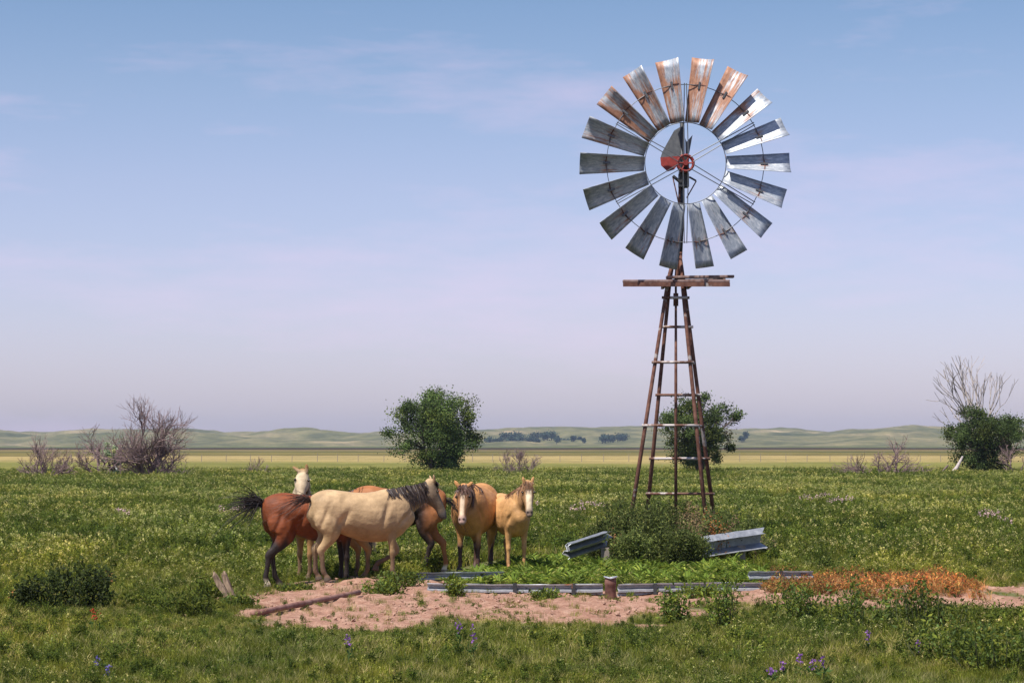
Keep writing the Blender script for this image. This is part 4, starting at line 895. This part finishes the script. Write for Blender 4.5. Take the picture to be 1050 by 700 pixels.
        for i in range(60 if forelock else 0):
            o_ = lr.normal()*.028; p0 = poll+Dn*lr.uniform(-.02, .03)+L*o_-Fn*.01
            ln = lr.uniform(.08, .2); ribbon(mn, [p0, p0+Dn*ln*.4+Fn*.018+L*o_*.5, p0+Dn*ln+Fn*.006+L*(o_*1.4+lr.normal()*.015)], .012, np.array(mane_c)*lr.uniform(.6, 1.5))
        mn.obj('mane', M['hair'], root, tint=True)
    if tail is not None:
        tl = MB(); tp = [np.array(q, float) for q in tail['path']]
        for i in range(tailn):
            j = lr.normal(size=3); j2 = lr.normal(size=3); f = lr.uniform(.55, 1.0); A = catmull(tp, 5)
            m = min(len(A), max(3, int(len(A)*f))); A = A[:m]; t = (np.linspace(0, f, m)[:, None])
            off = nz(j)*lr.uniform(0, 1)*np.interp(t, [0, .25, .6, 1.], [.012, .04, .5*tail['spread'], tail['spread']]) if False else j*.5*np.interp(t[:, 0], [0, .2, .6, 1.], [.016, .035, .55*tail['spread'], tail['spread']])[:, None]
            off = off*np.array([1, .6, 1]); off = off+j2*.02*np.sin(t*7)
            ribbon(tl, A+off, tail.get('w', .014), np.array(tail.get('c', mane_c))*lr.uniform(.5, 1.5))
        # the dock
        dk = catmull(tp, 5)[:7]; pipe(tl, [q for q in dk], [q*dock for q in np.linspace(.03, .008, len(dk))], 8, col=np.array(tail.get('c', mane_c)))
        tl.obj('tail', M['hair'], root, tint=True)
    return root
HROOT = {}
BLK = (.022, .016, .014)
def hpos(px, Y): return (px-CX)*Y/F
def place_h(px_c, Y): x = hpos(px_c, Y); return x, Y, G(x, Y)
# buckskin in profile, nearest
yb = 17; hx0, hy0 = hpos(371, 32.95), 32.95
flex = [((.50, .14, .64), .05, .058), ((.56, .14, .52), .042, .05), ((.555, .14, .46), .045, .045), ((.49, .14, .40), .034, .036), ((.37, .14, .33), .03, .034), ((.285, .14, .285), .036, .04), ((.25, .14, .235), .031, .034), ((.245, .14, .20), .045, .048), ((.235, .14, .145), .054, .058)]
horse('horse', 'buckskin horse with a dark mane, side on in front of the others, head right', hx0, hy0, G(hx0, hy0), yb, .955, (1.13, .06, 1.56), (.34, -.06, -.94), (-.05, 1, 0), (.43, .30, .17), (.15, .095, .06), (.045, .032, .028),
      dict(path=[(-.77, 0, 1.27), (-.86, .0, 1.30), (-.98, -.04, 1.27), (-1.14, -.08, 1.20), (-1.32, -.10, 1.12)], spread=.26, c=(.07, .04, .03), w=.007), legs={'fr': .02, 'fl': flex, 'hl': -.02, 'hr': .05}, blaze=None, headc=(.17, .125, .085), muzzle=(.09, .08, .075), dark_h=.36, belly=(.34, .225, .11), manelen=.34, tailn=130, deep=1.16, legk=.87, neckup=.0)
# bay, rump to the left
hx1, hy1 = hpos(324, 33.45), 33.45
horse('horse', 'bay horse at the left with black legs, its black tail blown left', hx1, hy1, 0.0-.03, 20, .99, (1.0, .05, 1.36), (.5, 0, -.87), (0, 1, 0), (.20, .056, .020), (.028, .02, .018), BLK,
      dict(path=[(-.77, 0, 1.25), (-.87, .0, 1.30), (-.98, 0, 1.28), (-1.10, -.02, 1.22), (-1.26, -.02, 1.12)], spread=.36, w=.012), legs={'hr': -.16, 'hl': .10}, socks=('hr',), dark_h=.66, tailn=260, neckup=-.08)
# palomino behind the bay
hx2, hy2 = hpos(336, 34.75), 34.75
horse('horse', 'cream coloured horse looking at the camera over the back of the bay', hx2, hy2, G(hx2, hy2), 180+38, .96, (.64, .28, 1.82), (.35, .40, -.83), (-.82, .57, 0), (.33, .19, .08), (.14, .09, .05), (.55, .45, .32),
      dict(path=[(-.77, 0, 1.27), (-.86, 0, 1.15), (-.88, 0, .8), (-.86, 0, .45)], spread=.05), headc=(.50, .40, .27), face=(.8, .7, .52), muzzle=(.48, .36, .28), dark_h=.3, legk=.84, neckup=.1, manelen=.12, maneside=1, forelock=False, ears=[nz(np.array([.1, .1, 1.])), nz(np.array([.63, -.5, .62]))])
# dark bay behind the buckskin, rump to the right
hx3, hy3 = hpos(405, 36.3), 36.3
horse('horse', 'light bay horse mostly hidden behind the buckskin, black tail blown right', hx3, hy3, G(hx3, hy3), 180-6, 1.0, (1.08, 0, 1.28), (.85, 0, -.5), (0, 1, 0), (.30, .12, .045), (.03, .02, .018), BLK,
      dict(path=[(-.77, 0, 1.22), (-.86, .0, 1.20), (-.95, 0, 1.08), (-1.04, -.02, .88), (-1.14, -.02, .66)], spread=.13, w=.008), darkside=1, darkfront=True, dock=.4, legs={'hl': .20, 'hr': -.16}, socks=('hr',), dark_h=.60, neckup=-.1, tailn=60)
# two light horses facing the camera
def face_cam(px, Y, **k): return hpos(px, Y), Y
x4, y4 = hpos(487, 37.2), 37.2
horse('horse', 'golden dun horse facing the camera with a white blaze, left of the light pair', x4, y4, G(x4, y4), -90-11, 1.04, (.98, .02, 1.44), (.32, .03, -.93), (0, 1, 0), (.50, .25, .095), (.08, .045, .035), (.10, .055, .04),
      dict(path=[(-.77, 0, 1.27), (-.86, 0, 1.15), (-.88, .02, .8), (-.86, .02, .4)], spread=.05, c=(.06, .04, .03)), legs={'hl': .12, 'hr': -.1, 'fl': .03}, blaze=.032, face=(.66, .52, .37), muzzle=(.42, .28, .24), headc=(.30, .15, .07), dark_h=.42, girth=1.12, legk=.83, deep=1.14, manelen=.30, maneside=1, belly=(.48, .25, .09),
      ears=[nz(np.array([.1, .75, .62])), nz(np.array([.1, -.55, .8]))])
x5, y5 = hpos(522, 37.2), 37.2
horse('horse', 'smaller dun foal facing the camera with a wide white face, right of the light pair', x5, y5, G(x5, y5), -90+17, .93, (.94, .05, 1.64), (.30, -.04, -.93), (.12, 1, 0), (.50, .285, .12), (.24, .12, .06), (.20, .10, .05),
      dict(path=[(-.77, 0, 1.27), (-.86, 0, 1.15), (-.88, .02, .8), (-.86, .02, .5)], spread=.04, c=(.03, .02, .02)), legs={'hl': .05, 'hr': -.05}, blaze=.050, face=(.70, .57, .40), muzzle=(.22, .16, .13), headc=(.36, .20, .09), dark_h=.12, girth=.95, legk=.83, deep=1.12, manelen=.16, maneside=1, neckup=.1,
      ears=[nz(np.array([.1, .25, .95])), nz(np.array([.1, -.25, .95]))])

# ------------------------------------------------------------------ SKY, SUN, HAZE, CAMERA
sv = Vector((-.32, -.38, .87)).normalized(); elev = math.asin(sv.z); azi = math.atan2(sv.x, sv.y)
w = D.worlds.new('World'); S.world = w; w.use_nodes = True; nt = w.node_tree; nt.nodes.clear()
out = nt.nodes.new('ShaderNodeOutputWorld'); bg = nt.nodes.new('ShaderNodeBackground'); sky = nt.nodes.new('ShaderNodeTexSky'); sky.sky_type = 'NISHITA'; sky.sun_disc = False
sky.sun_elevation = elev; sky.sun_rotation = azi; sky.air_density = 1.2; sky.dust_density = .6; sky.ozone_density = 2.0
tc = nt.nodes.new('ShaderNodeTexCoord'); sp = nt.nodes.new('ShaderNodeSeparateXYZ'); nt.links.new(tc.outputs['Generated'], sp.inputs[0])
rp = nt.nodes.new('ShaderNodeValToRGB'); nt.links.new(sp.outputs[2], rp.inputs[0]); e = rp.color_ramp.elements
TINT = [(0., (.80, .80, 1.28)), (.05, (.85, .80, 1.18)), (.11, (.84, .77, 1.02)), (.15, (.75, .74, .92)), (.19, (.62, .68, .84)), (.5, (.8, .85, 1.))]
while len(e) < len(TINT): e.new(.5)
for q, (p, c) in zip(e, TINT): q.position = p; q.color = (*c, 1)
mul = nt.nodes.new('ShaderNodeMix'); mul.data_type = 'RGBA'; mul.blend_type = 'MULTIPLY'; mul.inputs[0].default_value = 1; nt.links.new(sky.outputs[0], mul.inputs[6]); nt.links.new(rp.outputs[0], mul.inputs[7])
mp = nt.nodes.new('ShaderNodeMapping'); nt.links.new(tc.outputs['Generated'], mp.inputs[0]); mp.inputs['Scale'].default_value = (2.6, 2.6, 13); mp.inputs['Location'].default_value = (3.1, .7, .4)
nn = nt.nodes.new('ShaderNodeTexNoise'); nt.links.new(mp.outputs[0], nn.inputs[0]); nn.inputs['Scale'].default_value = 1.6; nn.inputs['Detail'].default_value = 6; nn.inputs['Roughness'].default_value = .64
cr = nt.nodes.new('ShaderNodeValToRGB'); nt.links.new(nn.outputs[0], cr.inputs[0]); cr.color_ramp.elements[0].position = .48; cr.color_ramp.elements[0].color = (0, 0, 0, 1); cr.color_ramp.elements[1].position = .75; cr.color_ramp.elements[1].color = (.5, .5, .5, 1)
mix = nt.nodes.new('ShaderNodeMix'); mix.data_type = 'RGBA'; nt.links.new(cr.outputs[0], mix.inputs[0]); nt.links.new(mul.outputs[2], mix.inputs[6]); mix.inputs[7].default_value = (6.6, 5.3, 7.0, 1)
nt.links.new(mix.outputs[2], bg.inputs[0]); bg.inputs[1].default_value = .098; nt.links.new(bg.outputs[0], out.inputs[0])
ld = D.lights.new('sun', 'SUN'); ld.energy = 5.0; ld.angle = math.radians(.5); ld.color = (1, .95, .87); lo_ = D.objects.new('sun', ld); COL.objects.link(lo_); lo_.rotation_euler = (-sv).to_track_quat('-Z', 'Y').to_euler()

mb = MB(); box(mb, (0, 2000, 20.5), 4200, 4200, 48); hzb = mb.obj('haze', None); tag(hzb, 'thin pale haze over the plain', 'haze', None, 'stuff')
hm = D.materials.new('air_haze'); hm.use_nodes = True; ht = hm.node_tree; ht.nodes.clear(); ho = ht.nodes.new('ShaderNodeOutputMaterial'); pv = ht.nodes.new('ShaderNodeVolumePrincipled')
pv.inputs['Color'].default_value = (.62, .74, 1., 1); pv.inputs['Density'].default_value = .00010; pv.inputs['Anisotropy'].default_value = .2; ht.links.new(pv.outputs[0], ho.inputs['Volume']); hzb.data.materials.append(hm)

cd = D.cameras.new('camera'); cd.sensor_width = 36; cd.lens = 36*F/1050; cd.shift_y = (HY-350)/1050; cd.clip_start = .5; cd.clip_end = 12000
cam = D.objects.new('camera', cd); COL.objects.link(cam); cam.location = (0, 0, H); cam.rotation_euler = (math.pi/2, 0, 0); S.camera = cam
S.view_settings.view_transform = 'Standard'; S.view_settings.look = 'None'; S.view_settings.exposure = .42; S.view_settings.gamma = 1
S.render.engine = 'CYCLES'; S.cycles.max_bounces = 6; S.cycles.transparent_max_bounces = 8; S.cycles.volume_bounces = 0
